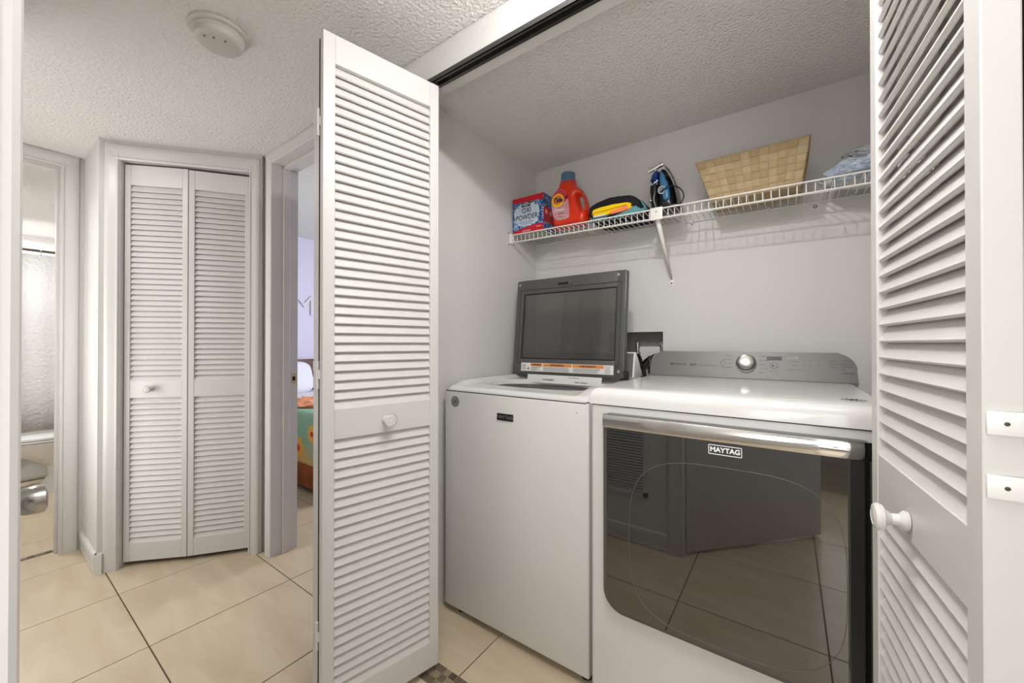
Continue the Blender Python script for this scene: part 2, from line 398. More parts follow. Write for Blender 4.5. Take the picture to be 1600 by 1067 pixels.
# return air grille on the hall wall (seen only in the dryer door)
gr = thing('air_grille', 'louvered return air grille low on the hall wall, mirrored in dryer glass', 'grille', (-.85, .012, .28))
bm = new_bm()
for q in ((-1.03, -.65, .008, .02, .28, .305), (-1.03, -.65, .008, .02, .955, .98), (-1.03, -1.005, .008, .02, .28, .98), (-.675, -.65, .008, .02, .28, .98)): box(bm, *q)
obj('grille_frame', bm, TRIM, gr)
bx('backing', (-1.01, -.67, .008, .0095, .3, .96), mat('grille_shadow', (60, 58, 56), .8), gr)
sm_ = bpy.data.meshes.new('slat'); bb = new_bm(); box(bb, -.166, .166, -.001, .001, -.007, .007, M=Matrix.Rotation(.8, 4, 'X')); bb.to_mesh(sm_); bb.free(); sm_.materials.append(TRIM)
for k in range(40): link('slat', sm_, gr, W[gr].inverted() @ Matrix.Translation((-.84, .0155, .315+k*.0162)))
# knob of the side door on the hall wall, poking into view at far left
# its slab lies on the wall face, flush with the plaster
kd = thing('side_door', 'white side door in hall wall at far left, only its satin nickel knob showing', 'door', (-1.4, .012, .01))
bx('slab', (-1.76, -1.06, .0082, .0115, .01, 2.04), DOORP, kd)
M_ = axisM((-1.12, .0115, .865), (0, 1, 0))
obj('door_knob', lathe(new_bm(), [(0, 0), (.034, 0), (.034, .006), (.016, .012), (.013, .022), (.018, .034), (.024, .046), (.026, .062), (.0245, .070), (.018, .073), (0, .0735)], 40, M_), PLATE, kd)

# ------------------------------------------------------------------ louvered folding doors
PIT_, HALF, TH = .0286, .0185, .0072
def slat_mesh(width, m=DOORP):
    me = bpy.data.meshes.new('slat'); bm = new_bm(); a = math.radians(65)
    d = Vector((0, -math.cos(a), -math.sin(a))); n = Vector((0, -math.sin(a), math.cos(a)))
    pr = [d*HALF+n*TH*.2, d*HALF*.93+n*TH*.5, -d*HALF*.93+n*TH*.5, -d*HALF+n*TH*.2, -d*HALF-n*TH*.2, -d*HALF*.93-n*TH*.5, d*HALF*.93-n*TH*.5, d*HALF-n*TH*.2]
    A = [bm.verts.new((-width/2, p.y, p.z)) for p in pr]; B = [bm.verts.new((width/2, p.y, p.z)) for p in pr]
    bm.faces.new(A); bm.faces.new(B[::-1])
    for i in range(8): bm.faces.new((A[i], B[i], B[(i+1) % 8], A[(i+1) % 8]))
    bmesh.ops.recalc_face_normals(bm, faces=bm.faces); bm.to_mesh(me); bm.free(); me.materials.append(m); return me
def knob_bm(x, y, z):
    return lathe(new_bm(), [(0, 0), (.013, 0), (.014, .004), (.0085, .010), (.0075, .018), (.012, .024), (.0185, .028), (.0195, .033), (.017, .037), (.012, .0385), (.0105, .0372), (.006, .0385), (0, .039)], 28, axisM((x, y, z), (0, -1, 0)))
def louver_panel(root, p, dirv, width, singles=True, dz=0, thick=.028, stile=.034, ztop=2.06):
    """front face on local -y; p = front-left corner seen from the front"""
    rz = math.atan2(dirv[1], dirv[0])
    M = W[root].inverted() @ Matrix.Translation((p[0], p[1], 0)) @ Matrix.Rotation(rz, 4, 'Z')
    bm = new_bm(); b = .0016
    box(bm, 0, stile, 0, thick, .03+dz, ztop, bev=b, seg=1); box(bm, width-stile, width, 0, thick, .03+dz, ztop, bev=b, seg=1)
    for z0, z1 in ((.03+dz, .118), (.868, .957), (1.974, ztop)): box(bm, stile, width-stile, .001, thick-.001, z0, z1, bev=b*.6, seg=1)
    bmesh.ops.recalc_face_normals(bm, faces=bm.faces)
    me = bpy.data.meshes.new('panel'); bm.to_mesh(me); bm.free(); me.materials.append(DOORP)
    pan = link('panel', me, root, M)
    sm = slat_mesh(width-2*stile+.004)
    zs = []
    for za, zb in ((.118, .868), (.957, 1.974)):
        n = round((zb-za)/PIT_); zs += [za+(k+.5)*(zb-za)/n for k in range(n)]
    if singles:
        for z in zs: link('slat', sm, pan, Matrix.Translation((width/2, thick*.48, z)))
    else:
        bm = new_bm()
        for z in zs:
            k = len(bm.verts); bm.from_mesh(sm); bm.verts.ensure_lookup_table()
            bmesh.ops.translate(bm, vec=(width/2, thick*.48, z), verts=bm.verts[k:])
        me = bpy.data.meshes.new('slat_bank'); bm.to_mesh(me); bm.free(); me.materials.append(DOORP)
        link('slats', me, pan, Matrix())['kind'] = 'stuff'
    return pan
HINGE = mat('painted_hinge', (228, 225, 220), .35, bump=.3, bscale=60)
SCREW = mat('dark_screw', (70, 66, 60), .5, metal=.5)
def panel_pts(a, b):
    v = Vector(b)-Vector(a); return v.normalized(), v.length
# left door of the laundry closet
Bn, Bf = (-1.089, .588), (-1.002, .959)
LD = thing('folding_louver_door', 'white louvered folding door left of the washer, swung out into the hall', 'louvered door', (-1.05, .78, .03))
d_, L_ = panel_pts(Bn, Bf); lp = louver_panel(LD, Bn, d_, L_)
obj('door_knob', knob_bm(L_*.5, 0, .908), DOORP, lp, local=True)
An, Af = (-1.1585, .598), (-1.170, .972)
d2, L2 = panel_pts(Af, An); louver_panel(LD, Af, d2, L2, singles=False)
bx('gap_shade_strip', (-1.1307, -1.1288, .599, .66, .034, 2.056), mat('dark_gap_shade', (58, 48, 40), .8), LD)  # dark strip added to colour in the shade of the gap between panels
def left_hinge(z):
    bm = new_bm()
    box(bm, -1.1615, -1.1335, .5985, .6005, z-.035, z-.005, bev=.0006, seg=1); box(bm, -1.1615, -1.1335, .5985, .6005, z+.012, z+.042, bev=.0006, seg=1)
    box(bm, -1.132, -1.112, .5925, .5955, z-.008, z+.018, bev=.0006, seg=1)
    tube(bm, [(-1.126, .594, z-.037), (-1.126, .594, z+.044)], .0042, 10)
    return obj('hinge', bm, HINGE, LD)
for z in (1.80, 1.055, .29): left_hinge(z)
# right door of the laundry closet
Cf, Cn = (.124, .962), (.156, .582)
RD = thing('folding_louver_door', 'white louvered folding door nearest the camera, at the right side of the dryer', 'louvered door', (.18, .78, .03))
d_, L_ = panel_pts(Cf, Cn); rp = louver_panel(RD, Cf, d_, L_)
obj('door_knob', knob_bm(L_*.47, 0, .895), DOORP, rp, local=True)
En, Ef = (.222, .598), (.236, .972)
d2, L2 = panel_pts(En, Ef); louver_panel(RD, En, d2, L2, singles=False)
bx('gap_shade_strip', (.1925, .1942, .601, .66, .034, 2.056), MATS['dark_gap_shade'], RD)  # same painted gap shade on the right door's rear panel
def right_hinge(z):
    bm = new_bm()
    for z0 in (z-.046, z+.016):
        box(bm, .158, .186, .5795, .5825, z0, z0+.023, bev=.001, seg=2)
    box(bm, .184, .222, .594, .5975, z-.016, z+.01, bev=.001, seg=1)
    tube(bm, [(.189, .586, z-.046), (.189, .586, z+.04)], .0042, 10)
    h = obj('hinge', bm, HINGE, RD)
    for z0 in (z-.046, z+.016):
        obj('screw', lathe(new_bm(), [(0, 0), (.0022, 0), (.0016, .0006), (0, .0008)], 12, axisM((.171, .5796, z0+.0115), (0, -1, 0))), SCREW, h)
for z in (1.045, 1.80, .28): right_hinge(z)
# bifold on the diagonal closet
DD = thing('folding_louver_door', 'white louvered two-panel closet door, closed, in the angled wall at end of hall', 'louvered door', (-2.59, .67, .02))
def dp(s, off): q = D0+dv*s+nb*off; return (q.x, q.y)
j1, j2, j3, j4 = dp(.0625, .022), dp(.3485, .004), dp(.3525, .004), dp(.6345, .022)
d_, L_ = panel_pts(j1, j2); q1 = louver_panel(DD, j1, d_, L_, stile=.026, dz=-.005, ztop=2.078)
obj('door_knob', knob_bm(L_*.42, 0, .915), DOORP, q1, local=True)
d_, L_ = panel_pts(j3, j4); louver_panel(DD, j3, d_, L_, stile=.026, dz=-.005, ztop=2.074)

# ------------------------------------------------------------------ washer
WX0, WX1, WY = -1.212, -.541, 1.197
wa = thing('washing_machine', 'white top-loading washer with its charcoal glass lid raised, left of the dryer', 'washing machine', ((WX0+WX1)/2, 1.5, 0))
obj('cabinet', box(new_bm(), WX0, WX1, WY, 1.86, .032, .948, bev=.006, seg=3), APPL, wa)
for x in (WX0+.06, WX1-.03):
    for y in (WY+.05, 1.8):
        obj('foot', lathe(new_bm(), [(0, 0), (.02, 0), (.02, .01), (.009, .012), (.009, .04), (0, .04)], 16, Matrix.Translation((x, y, 0))), BLK, wa)
# top deck as a height field with an opening
cx, cy, rx, ry = -.862, 1.462, .272, .150
def sup(x, y): return (abs((x-cx)/rx)**2.8+abs((y-cy)/ry)**2.8)
def ss(t): t = max(0, min(1, t)); return t*t*(3-2*t)
def deck_z(x, y):
    e = min(x-WX0, WX1-x); f = y-WY
    rim = ss((e)/.02)*(1-ss((e-.045)/.03))*.016*ss((f-.0)/.12)
    z = .968+rim+.006*ss((f-.02)/.1)
    z -= .014*(1-ss(e/.02))+.012*(1-ss(f/.03))
    s = sup(x, y)**.36
    z -= .010*(1-ss((s-1.0)/.10))
    return z
bm = new_bm(); nx, ny = 84, 66; G = {}
for i in range(nx+1):
    for j in range(ny+1):
        ti = i/nx; x = WX0+(WX1-WX0)*(.5-.5*math.cos(PI*ti))*.35+(WX1-WX0)*ti*.65
        y = WY+.52*(j/ny)**1.15
        G[i, j] = bm.verts.new((x, y, deck_z(x, y)))
for i in range(nx):
    for j in range(ny):
        q = [G[i, j], G[i+1, j], G[i+1, j+1], G[i, j+1]]
        m_ = sum((v.co for v in q), Vector())/4
        if sup(m_.x, m_.y) < 1: continue
        bm.faces.new(q)
for v in [v for v in bm.verts if not v.link_faces]: bm.verts.remove(v)
be = [e for e in bm.edges if len(e.link_faces) == 1]
for v in {v for e in be for v in e.verts}:
    if WX0+.01 < v.co.x < WX1-.01 and WY+.01 < v.co.y < WY+.515:    # snap the rim of the hole to the superellipse
        a = Vector((v.co.x-cx, v.co.y-cy)); s = sup(v.co.x, v.co.y)**(1/2.8); v.co.x = cx+a.x/s; v.co.y = cy+a.y/s; v.co.z = deck_z(v.co.x, v.co.y)
r = bmesh.ops.extrude_edge_only(bm, edges=be)
for v in [g for g in r['geom'] if isinstance(g, bmesh.types.BMVert)]:
    inner = WX0+.01 < v.co.x < WX1-.01 and WY+.01 < v.co.y < WY+.515
    if inner: v.co.z = .93; v.co.x = cx+(v.co.x-cx)*.97; v.co.y = cy+(v.co.y-cy)*.97
    else: v.co.z = .951
obj('top_deck', bm, APPLT, wa)
obj('tub', lathe(new_bm(), [(.0, .6), (.24, .6), (.25, .90), (.262, .93)], 40, Matrix.Translation((cx, cy, 0)) @ Matrix.Scale(.62, 4, (0, 1, 0))), DARK, wa)
bx('seam_gasket', (WX0+.004, WX1-.004, WY+.003, 1.7, .946, .953), BLK, wa)
# instruction card on the rear edge of the opening
card = obj('instruction_card', prism(new_bm(), [(1.598, .962), (1.606, 1.000), (1.610, 1.000), (1.602, .962)], 'x', -1.05, -.665), LABW, wa)
text('DETERGENT', .011, (-.93, 1.5995, .978), INK, wa); text('Fabric Softener', .010, (-.76, 1.5985, .974), INK, wa); text('- - FILL TO MAX LINE - -', .006, (-.80, 1.6035, .992), INK, wa)
# badge and sticker on the front
bd = obj('badge', prism(new_bm(), rrect(-.925, -.849, .854, .880, .002), 'y', WY-.003, WY), BLK, wa)
text('MAYTAG', .0185, (-.887, WY-.0033, .8665), STEEL, wa, offset=.0004)
def emblem(parent, loc, R, right, up, dark, grey):
    r_, u_ = Vector(right), Vector(up); n_ = r_.cross(u_)
    M = Matrix(((r_.x, u_.x, n_.x, loc[0]), (r_.y, u_.y, n_.y, loc[1]), (r_.z, u_.z, n_.z, loc[2]), (0, 0, 0, 1)))
    s = obj('emblem', lathe(new_bm(), [(0, 0), (R, 0), (R, .0006), (0, .0006)], 40, M), grey, parent)
    bm = new_bm(); lathe(bm, [(R*.62, .0006), (R*.62, .0009), (R*.56, .0009), (R*.56, .0006)], 40, M)
    for k in range(13):
        a = 2*PI*k/13; Mk = M @ Matrix.Rotation(a, 4, 'Z') @ Matrix.Translation((0, R*.80, .0006)); box(bm, -R*.07, R*.07, -R*.1, R*.1, 0, .0003, M=Mk)
    for k, (dx, wd) in enumerate(((0, .36), (-.08, .42), (.06, .40))): box(bm, -R*wd+R*dx, R*wd+R*dx, -R*.06, R*.06, 0, .0003, M=M @ Matrix.Translation((0, R*(.24-.24*k), .0006)) @ Matrix.Rotation(.35, 4, 'Z'))
    obj('emblem_print', bm, dark, parent)
emblem(wa, (-1.151, WY-.0002, .905), .024, (1, 0, 0), (0, 0, 1), BLK, mat('emblem_silver', (168, 168, 166), .35, metal=.4))
obj('screw', lathe(new_bm(), [(0, 0), (.002, 0), (0, .001)], 10, axisM((-.585, WY, .915), (0, -1, 0))), SCREW, wa)
# raised lid: hinged at the rear, leaning back slightly
lid_t = math.atan2(.05, .48)
LM = Matrix.Translation((-.880, 1.652, .997)) @ Matrix.Rotation(-lid_t, 4, 'X')
lw, lh = .298, .487
def lid_obj(name, bm, m, parent=wa):
    bmesh.ops.transform(bm, matrix=LM, verts=bm.verts); return obj(name, bm, m, parent)
bm = new_bm(); rr = rrect(-lw, lw, 0, lh, .016); g = rrect(-.247, .25, .078, .413, .006)
# frame with a window
A = [bm.verts.new((x, 0, z)) for x, z in rr]; 
fr = new_bm(); bm.free(); bm = new_bm()
box(bm, -lw, -.247, 0, .03, .0, lh, bev=.006, seg=3); box(bm, .25, lw, 0, .03, .0, lh, bev=.006, seg=3)
box(bm, -.26, .262, .0008, .03, .0, .078, bev=.002); box(bm, -.26, .262, .0008, .03, .413, lh, bev=.002)
lid = lid_obj('lid', bm, LIDG)
bm = new_bm(); box(bm, -.247, .25, .004, .020, .078, .413); o = lid_obj('lid_glass', bm, SMOKEGLASS, lid)
bm = new_bm()
for q in ((-.272, .275, -.0008, .003, .052, .056), (-.272, .275, -.0008, .003, .433, .437), (-.272, -.268, -.0008, .003, .052, .437), (.271, .275, -.0008, .003, .052, .437)): box(bm, *q)
lid_obj('lid_groove', bm, mat('lid_groove', (58, 58, 57), .4), lid)
bm = new_bm(); box(bm, -.25, .253, .0, .0075, .078, .082); box(bm, -.25, .253, .0, .0075, .409, .413); box(bm, -.25, -.247, .0, .0075, .078, .413); box(bm, .25, .253, 0, .0075, .078, .413)
lid_obj('lid_gasket', bm, BLK, lid)
bm = new_bm(); box(bm, -lw+.004, lw-.004, .012, .034, lh-.004, lh+.006, bev=.003, seg=2); lid_obj('lid_trim', bm, CHROME, lid)
bm = new_bm(); box(bm, -.052, .018, -.002, .004, .447, .459, bev=.002); lid_obj('lid_latch', bm, BLK, lid)
bm = new_bm(); lathe(bm, [(0, 0), (.012, 0), (.010, .004), (.004, .005), (0, .005)], 20, axisM((.016, 0, .453), (0, -1, 0))); lid_obj('latch_strike', bm, LIDG, lid)
for x, z in ((-.28, .465), (.258, .468), (.272, .03)):
    bm = new_bm(); lathe(bm, [(0, 0), (.0065, 0), (.005, .002), (0, .003)], 14, axisM((x, 0, z), (0, -1, 0))); lid_obj('bumper', bm, mat('grey_bumper', (165, 164, 160), .5), lid)
bm = new_bm(); box(bm, -.243, .25, -.0015, .001, .014, .056); wl = lid_obj('warning_label', bm, LABW, lid)
bm = new_bm()
for x0, x1 in ((-.186, -.118), (-.112, .044), (.05, .205)): box(bm, x0, x1, -.0022, -.001, .040, .054)
lid_obj('warning_band', bm, ORANGEL, lid)
bm = new_bm()
for x0, x1 in ((-.186, -.118), (-.112, .044), (.05, .205)):
    for k in range(5):
        xe = x1-.004-random.random()*.03; box(bm, x0+.002, xe, -.002, -.001, .0345-k*.0042, .0363-k*.0042)
for k in range(6): box(bm, -.238, -.215+random.random()*.008, -.002, -.001, .046-k*.005, .048-k*.005)
for k in range(7): box(bm, .210, .232+random.random()*.008, -.002, -.001, .049-k*.005, .0505-k*.005)
prism(bm, [(-.206, .022), (-.190, .022), (-.198, .038)], 'y', -.002, -.001)
lid_obj('warning_text', bm, mat('grey_ink', (120, 118, 116), .6), lid)
for x, s in ((-.152, 'WARNING'), (-.034, 'ADVERTENCIA'), (.128, 'AVERTISSEMENT')):
    me = text_mesh(s, .0115, offset=.0004); me.materials.clear(); me.materials.append(mat('warn_brown', (92, 40, 14), .6))
    M = LM @ Matrix.Translation((x, -.0025, .0468)) @ Matrix.Rotation(PI/2, 4, 'X')
    link('lettering', me, lid, W[lid].inverted() @ M)
# washer console behind the lid
obj('console', prism(new_bm(), [(1.69, 1.0), (1.715, 1.108), (1.73, 1.112), (1.82, 1.0)], 'x', WX0+.02, WX1-.010, bev=.004), APPLT, wa)
obj('control_panel', prism(new_bm(), [(1.6875, 1.003), (1.712, 1.107), (1.7165, 1.107), (1.692, 1.003)], 'x', WX0+.024, WX1-.018), CONS, wa)
bx('hinge_cover', (WX1-.060, WX1-.03, 1.655, 1.685, .985, 1.03), BLK, wa, bev=.003)

# ------------------------------------------------------------------ dryer
DX0, DX1, DY = -.513, .197, 1.15
dr = thing('clothes_dryer', 'white front-loading dryer with black glass door and silver control panel', 'dryer', ((DX0+DX1)/2, 1.5, 0))
obj('cabinet', box(new_bm(), DX0, DX1, DY, 1.86, .02, .957, bev=.012, seg=4, only=lambda e: abs(e.verts[0].co.z-e.verts[1].co.z) > .1), APPL, dr)
bm = box(new_bm(), DX0-.001, DX1+.001, DY-.004, 1.86, .9605, 1.014, bev=.034, seg=7, only=lambda e: min(e.verts[0].co.z, e.verts[1].co.z) > 1.0)
obj('top_panel', bm, APPLT, dr)
bx('seam_gasket', (DX0+.006, DX1-.006, DY+.002, 1.84, .955, .962), BLK, dr)
bx('lint_slot', (-.475, -.41, 1.70, 1.712, 1.012, 1.0146), mat('slot_grey', (110, 108, 105), .5), dr)
for x in (DX0+.05, DX1-.05): obj('foot', lathe(new_bm(), [(0, 0), (.02, 0), (.02, .008), (.01, .01), (.01, .03), (0, .03)], 16, Matrix.Translation((x, DY+.06, 0))), BLK, dr)
dox0, dox1, doz0, doz1 = -.4615, .146, .345, .937
dd = obj('door', prism(new_bm(), rrect(dox0, dox1, doz0, doz1, .05, 10, (.062, .062, .012, .012)), 'y', 1.127, 1.1505, bev=.004, seg=2), mat('door_rim_grey', (92, 91, 88), .3, metal=.3), dr)
obj('door_glass', prism(new_bm(), rrect(dox0+.0125, dox1-.004, doz0+.0125, .8965, .05, 10, (.053, .053, .004, .004)), 'y', 1.1225, 1.1285, bev=.0015, seg=2), BLKGLASS, dd)
# chrome handle band: slightly convex
prof = [(1.1275, .8965), (1.1208, .8968), (1.1198, .8985), (1.1194, .915), (1.1199, .932), (1.1215, .9350), (1.1275, .9365)]
obj('door_handle', prism(new_bm(), prof, 'x', dox0+.0005, .1335), CHROME, dd)
bx('handle_end', (.1335, dox1, 1.1225, 1.1275, .8965, .9365), BLKGLASS, dd)
pts = []
for k in range(64):
    a = 2*PI*k/64; c, s = math.cos(a), math.sin(a)
    pts.append((-.138+.242*math.copysign(abs(c)**.58, c), 1.1222, .600+.232*math.copysign(abs(s)**.58, s)+.012*c))
obj('window_ring', tube(new_bm(), pts, .0007, 6, closed=True), mat('ring_grey', (96, 95, 92), .4), dd)
fm = new_bm()
for q in ((-.171, -.095, .8905, .8885), (-.171, -.095, .8655, .8635)): pass
bx0, bx1, bz0, bz1 = -.171, -.095, .8635, .8885
for q in ((bx0, bx1, bz1-.0017, bz1), (bx0, bx1, bz0, bz0+.0017), (bx0, bx0+.0017, bz0, bz1), (bx1-.0017, bx1, bz0, bz1)):
    box(fm, q[0], q[1], 1.1212, 1.1226, q[2], q[3])
obj('badge_frame', fm, WHITEINK, dd)
text('MAYTAG', .0172, ((bx0+bx1)/2, 1.1218, (bz0+bz1)/2-.0002), WHITEINK, dd, offset=.0006, sx=.98)
emblem(dr, (.126, 1.235, 1.0143), .026, (1, 0, 0), (0, 1, 0), INK, mat('emblem_clear', (205, 204, 200), .3))
# dryer control console, trapezoid with round shoulders
CM = Matrix.Translation((0, 1.748, 1.014)) @ Matrix.Rotation(-math.atan2(.042, .108), 4, 'X')
def con_out(g=0):
    x0, x1, h = DX0+.012+g, DX1-.002-g, .112-g
    pts = [(x0, g*.3), (x1, g*.3)]
    for k in range(9):
        a = k/8*(PI/2)*.86; pts.append((x1-.012-.052+.052*math.cos(a)+.010*(1-k/8), h-.052+.052*math.sin(a)*1.0 if k < 8 else h))
    for k in range(9):
        a = (1-k/8)*(PI/2)*.86; pts.append((x0+.012+.040-.040*math.cos(a)-.010*(k/8), h if k == 0 else h-.040+.040*math.sin(a)))
    return pts
bm = prism(new_bm(), con_out(), 'y', .002, .05, bev=.002); bmesh.ops.transform(bm, matrix=CM, verts=bm.verts); obj('console', bm, APPLT, dr)
bm = prism(new_bm(), con_out(.0015), 'y', -.001, .004); bmesh.ops.transform(bm, matrix=CM, verts=bm.verts); cp = obj('control_panel', bm, CONS, dr)
def con(name, bm, m):
    bmesh.ops.transform(bm, matrix=CM, verts=bm.verts); return obj(name, bm, m, dr)
con('dial', lathe(new_bm(), [(0, 0), (.036, 0), (.036, .004), (.032, .007), (.030, .022), (.027, .026), (.024, .0245), (0, .024)], 40, axisM((-.135, -.001, .062), (0, -1, 0))), mat('dial_silver', (200, 198, 195), .22, metal=1))
con('display', box(new_bm(), -.068, -.020, -.0022, 0, .078, .092), BLK)
def ctext(s, size, x, z, **k):
    me = text_mesh(s, size, depth=.0002, **k); me.materials.clear(); me.materials.append(INK)
    link('lettering', me, dr, W[dr].inverted() @ CM @ Matrix.Translation((x, -.0013, z)) @ Matrix.Rotation(PI/2, 4, 'X'))
ctext('MAYTAG XL', .0115, -.385, .052, offset=.0003); ctext('MCT', .0115, -.325, .051, offset=.0003)
ctext('COMMERCIAL TECHNOLOGY', .0048, -.265, .0495)
ctext('POWER', .005, -.215, .045)
for i, s in enumerate(('Normal', 'Heavy Duty', 'Casual', 'Delicate')): ctext(s, .0068, -.183, .094-i*.0165, align='RIGHT')
for i, s in enumerate(('Towels', 'Bulky Items', 'Refresh', 'Timed Dry', 'Steam')): ctext(s, .0068, -.092, .093-i*.0165, align='LEFT')
ctext('Start / Pause', .0055, -.045, .034)
for i, s in enumerate(('Dryness', 'Temp', 'Wrinkle Control')):
    ctext(s, .006, .018, .075-i*.0165)
    for k in range(3): ctext('o', .008, .045+k*.022, .077-i*.0165); ctext('-', .008, .056+k*.022, .077-i*.0165) if k < 2 and i < 2 else None
for i, s in enumerate(('Steam', 'More Dry', 'Signal')): ctext('- '+s, .006, .118, .078-i*.011, align='LEFT')
for i, s in enumerate(('Clean Lint', 'Check Vent', 'Cool Down', 'Wet', 'Control Lock')): ctext('- '+s, .006, .148, .080-i*.011, align='LEFT')
def ringC(x, z, r):
    pts = [(x+r*math.cos(2*PI*k/24), -.0015, z+r*math.sin(2*PI*k/24)) for k in range(24)]
    con('button_ring', tube(new_bm(), pts, .0006, 5, closed=True), INK)
ringC(-.215, .062, .009); ringC(-.045, .056, .012)
con('button_mark', box(new_bm(), -.0505, -.0445, -.002, 0, .053, .059), INK)
con('touch_strip', box(new_bm(), -.004, .030, -.0016, 0, .086, .093), mat('strip_grey', (128, 126, 123), .4))

# ------------------------------------------------------------------ water box on back wall
wb = thing('water_box', 'recessed grey washer water box with valves and hoses on the back wall', 'water box', (-.643, 2.04, 1.02))
bm = new_bm(); g_ = .002
for q in ((hx0, hx1, 2.075, 2.08, hz0, hz1), (hx0, hx0+g_, 1.998, 2.08, hz0, hz1), (hx1-g_, hx1, 1.998, 2.08, hz0, hz1), (hx0, hx1, 1.998, 2.08, hz1-g_, hz1), (hx0, hx1, 1.998, 2.08, hz0, hz0+g_)): box(bm, *q)
obj('housing', bm, mat('box_grey', (120, 118, 115), .6), wb)
bx('lower_plate', (-.66, -.535, 2.068, 2.075, 1.03, 1.135), LABW, wb)
for x in (-.648, -.523):
    v = obj('valve', lathe(new_bm(), [(0, 0), (.014, 0), (.014, .02), (.009, .024), (.009, .05), (.013, .052), (.013, .072), (.006, .078), (0, .078)], 20, Matrix.Translation((x, 2.05, 1.085))), STEEL, wb)
    obj('valve_stem', tube(new_bm(), [(x, 2.05, 1.15), (x, 2.02, 1.15)], .005, 10), STEEL, v)
HG = mat('hose_grey', (110, 108, 104), .4, metal=.5)
for k, (a, b, c, d) in enumerate((((-.648, 2.045, 1.09), (-.62, 2.0, 1.10), (-.60, 1.96, 1.04), (-.56, 1.92, .96)), ((-.523, 2.045, 1.09), (-.55, 2.0, 1.11), (-.60, 1.97, 1.06), (-.58, 1.90, .96)),
        ((-.60, 2.06, 1.04), (-.575, 2.0, 1.13), (-.55, 1.95, 1.07), (-.54, 1.92, .96)), ((-.62, 2.06, 1.05), (-.59, 2.02, 1.08), (-.555, 1.99, 1.09), (-.53, 2.05, 1.04)))):
    A_, B_, C_, D_ = (Vector(q) for q in (a, b, c, d))
    pts = [A_*(1-t)**3+B_*3*t*(1-t)**2+C_*3*t*t*(1-t)+D_*t**3 for t in [i/14 for i in range(15)]]
    obj('hose', tube(new_bm(), pts, (.008, .008, .006, .007)[k], 10), BLK if k != 2 else HG, wb)
bx('outlet_plate', (-.575, -.548, 1.985, 1.9995, 1.0, 1.04), BLK, wb)

# ------------------------------------------------------------------ wire shelf
def dz(x): return 1.7485-.0155*(x+1.24)
SH0, SH1, SF = -1.238, .415, 1.7375
sh = thing('wire_shelf', 'white vinyl-coated wire shelf across the closet back wall above the machines', 'shelf', (-.41, 1.99, dz(-.41)))
def rod(name, p0, p1, r): return obj(name, tube(new_bm(), [p0, p1], r, 8), WIRE, sh)
rod('rail', (SH0, SF, dz(SH0)), (SH1, SF, dz(SH1)), .0034)
rod('rail', (SH0, SF, dz(SH0)-.041), (SH1, SF, dz(SH1)-.041), .0034)
rod('rail', (SH0, 1.992, dz(SH0)-.004), (SH1, 1.992, dz(SH1)-.004), .003)
rod('rail', (SH0, 1.865, dz(SH0)-.0055), (SH1, 1.865, dz(SH1)-.0055), .003)
wm = bpy.data.meshes.new('wire'); bb = new_bm(); tube(bb, [(0, .0, -.043), (0, -.002, -.01), (0, -.001, .0005), (0, .012, .0015), (0, .13, .0), (0, .256, .0)], .0018, 6); bb.to_mesh(wm); bb.free(); wm.materials.append(WIRE); smooth(wm)
n = int((SH1-SH0)/.0262)
for k in range(n+1):
    x = SH0+.008+k*.0262
    if x < SH1: link('wire', wm, sh, W[sh].inverted() @ Matrix.Translation((x, SF, dz(x))))
# centre bracket
z0 = dz(-.465)
br = thing('shelf_bracket', 'white diagonal support bracket under the middle of the wire shelf', 'bracket', (-.464, 1.99, 1.43))
obj('front_plate', box(new_bm(), -.492, -.440, SF-.0062, SF-.004, z0-.048, z0+.006, bev=.001), WIRE, br)
bm = new_bm()
P0, P1 = Vector((-.464, SF+.006, z0-.045)), Vector((-.464, 1.997, 1.462))
for s in (-1, 1):
    a = .0085; b = .0035
    v = [bm.verts.new(p) for p in ((P0.x+s*a, P0.y, P0.z), (P0.x+s*a, P0.y+.002, P0.z+.012), (P1.x+s*b, P1.y, P1.z+.01), (P1.x+s*b, P1.y, P1.z))]; bm.faces.new(v)
v = [bm.verts.new(p) for p in ((P0.x-.0085, P0.y, P0.z), (P0.x+.0085, P0.y, P0.z), (P1.x+.0035, P1.y, P1.z), (P1.x-.0035, P1.y, P1.z))]; bm.faces.new(v)
so = obj('strut', bm, WIRE, br); md = so.modifiers.new('thickness', 'SOLIDIFY'); md.thickness = .0015; md.offset = 0
obj('wall_plate', box(new_bm(), -.474, -.454, 1.995, 1.9995, 1.432, 1.468, bev=.002), WIRE, br)
obj('screw', lathe(new_bm(), [(0, 0), (.004, 0), (.003, .0015), (0, .002)], 12, axisM((-.464, 1.995, 1.445), (0, -1, 0))), SCREW, br)
obj('screw', lathe(new_bm(), [(0, 0), (.004, 0), (.003, .0015), (0, .002)], 12, axisM((-.466, SF-.0062, z0-.012), (0, -1, 0))), STEEL, br)
be_ = thing('shelf_end_bracket', 'small white end bracket holding the wire shelf to the left closet wall', 'bracket', (-1.246, SF, dz(-1.24)-.05))
bx('bracket_body', (-1.2498, -1.236, SF-.012, SF+.018, dz(-1.24)-.048, dz(-1.24)+.006), WIRE, be_, bev=.002)
for z in (-.055, .008): obj('screw', lathe(new_bm(), [(0, 0), (.0035, 0), (.003, .003), (0, .0035)], 10, axisM((-1.2498, SF-.020, dz(-1.24)+z), (1, 0, 0))), SCREW, be_)
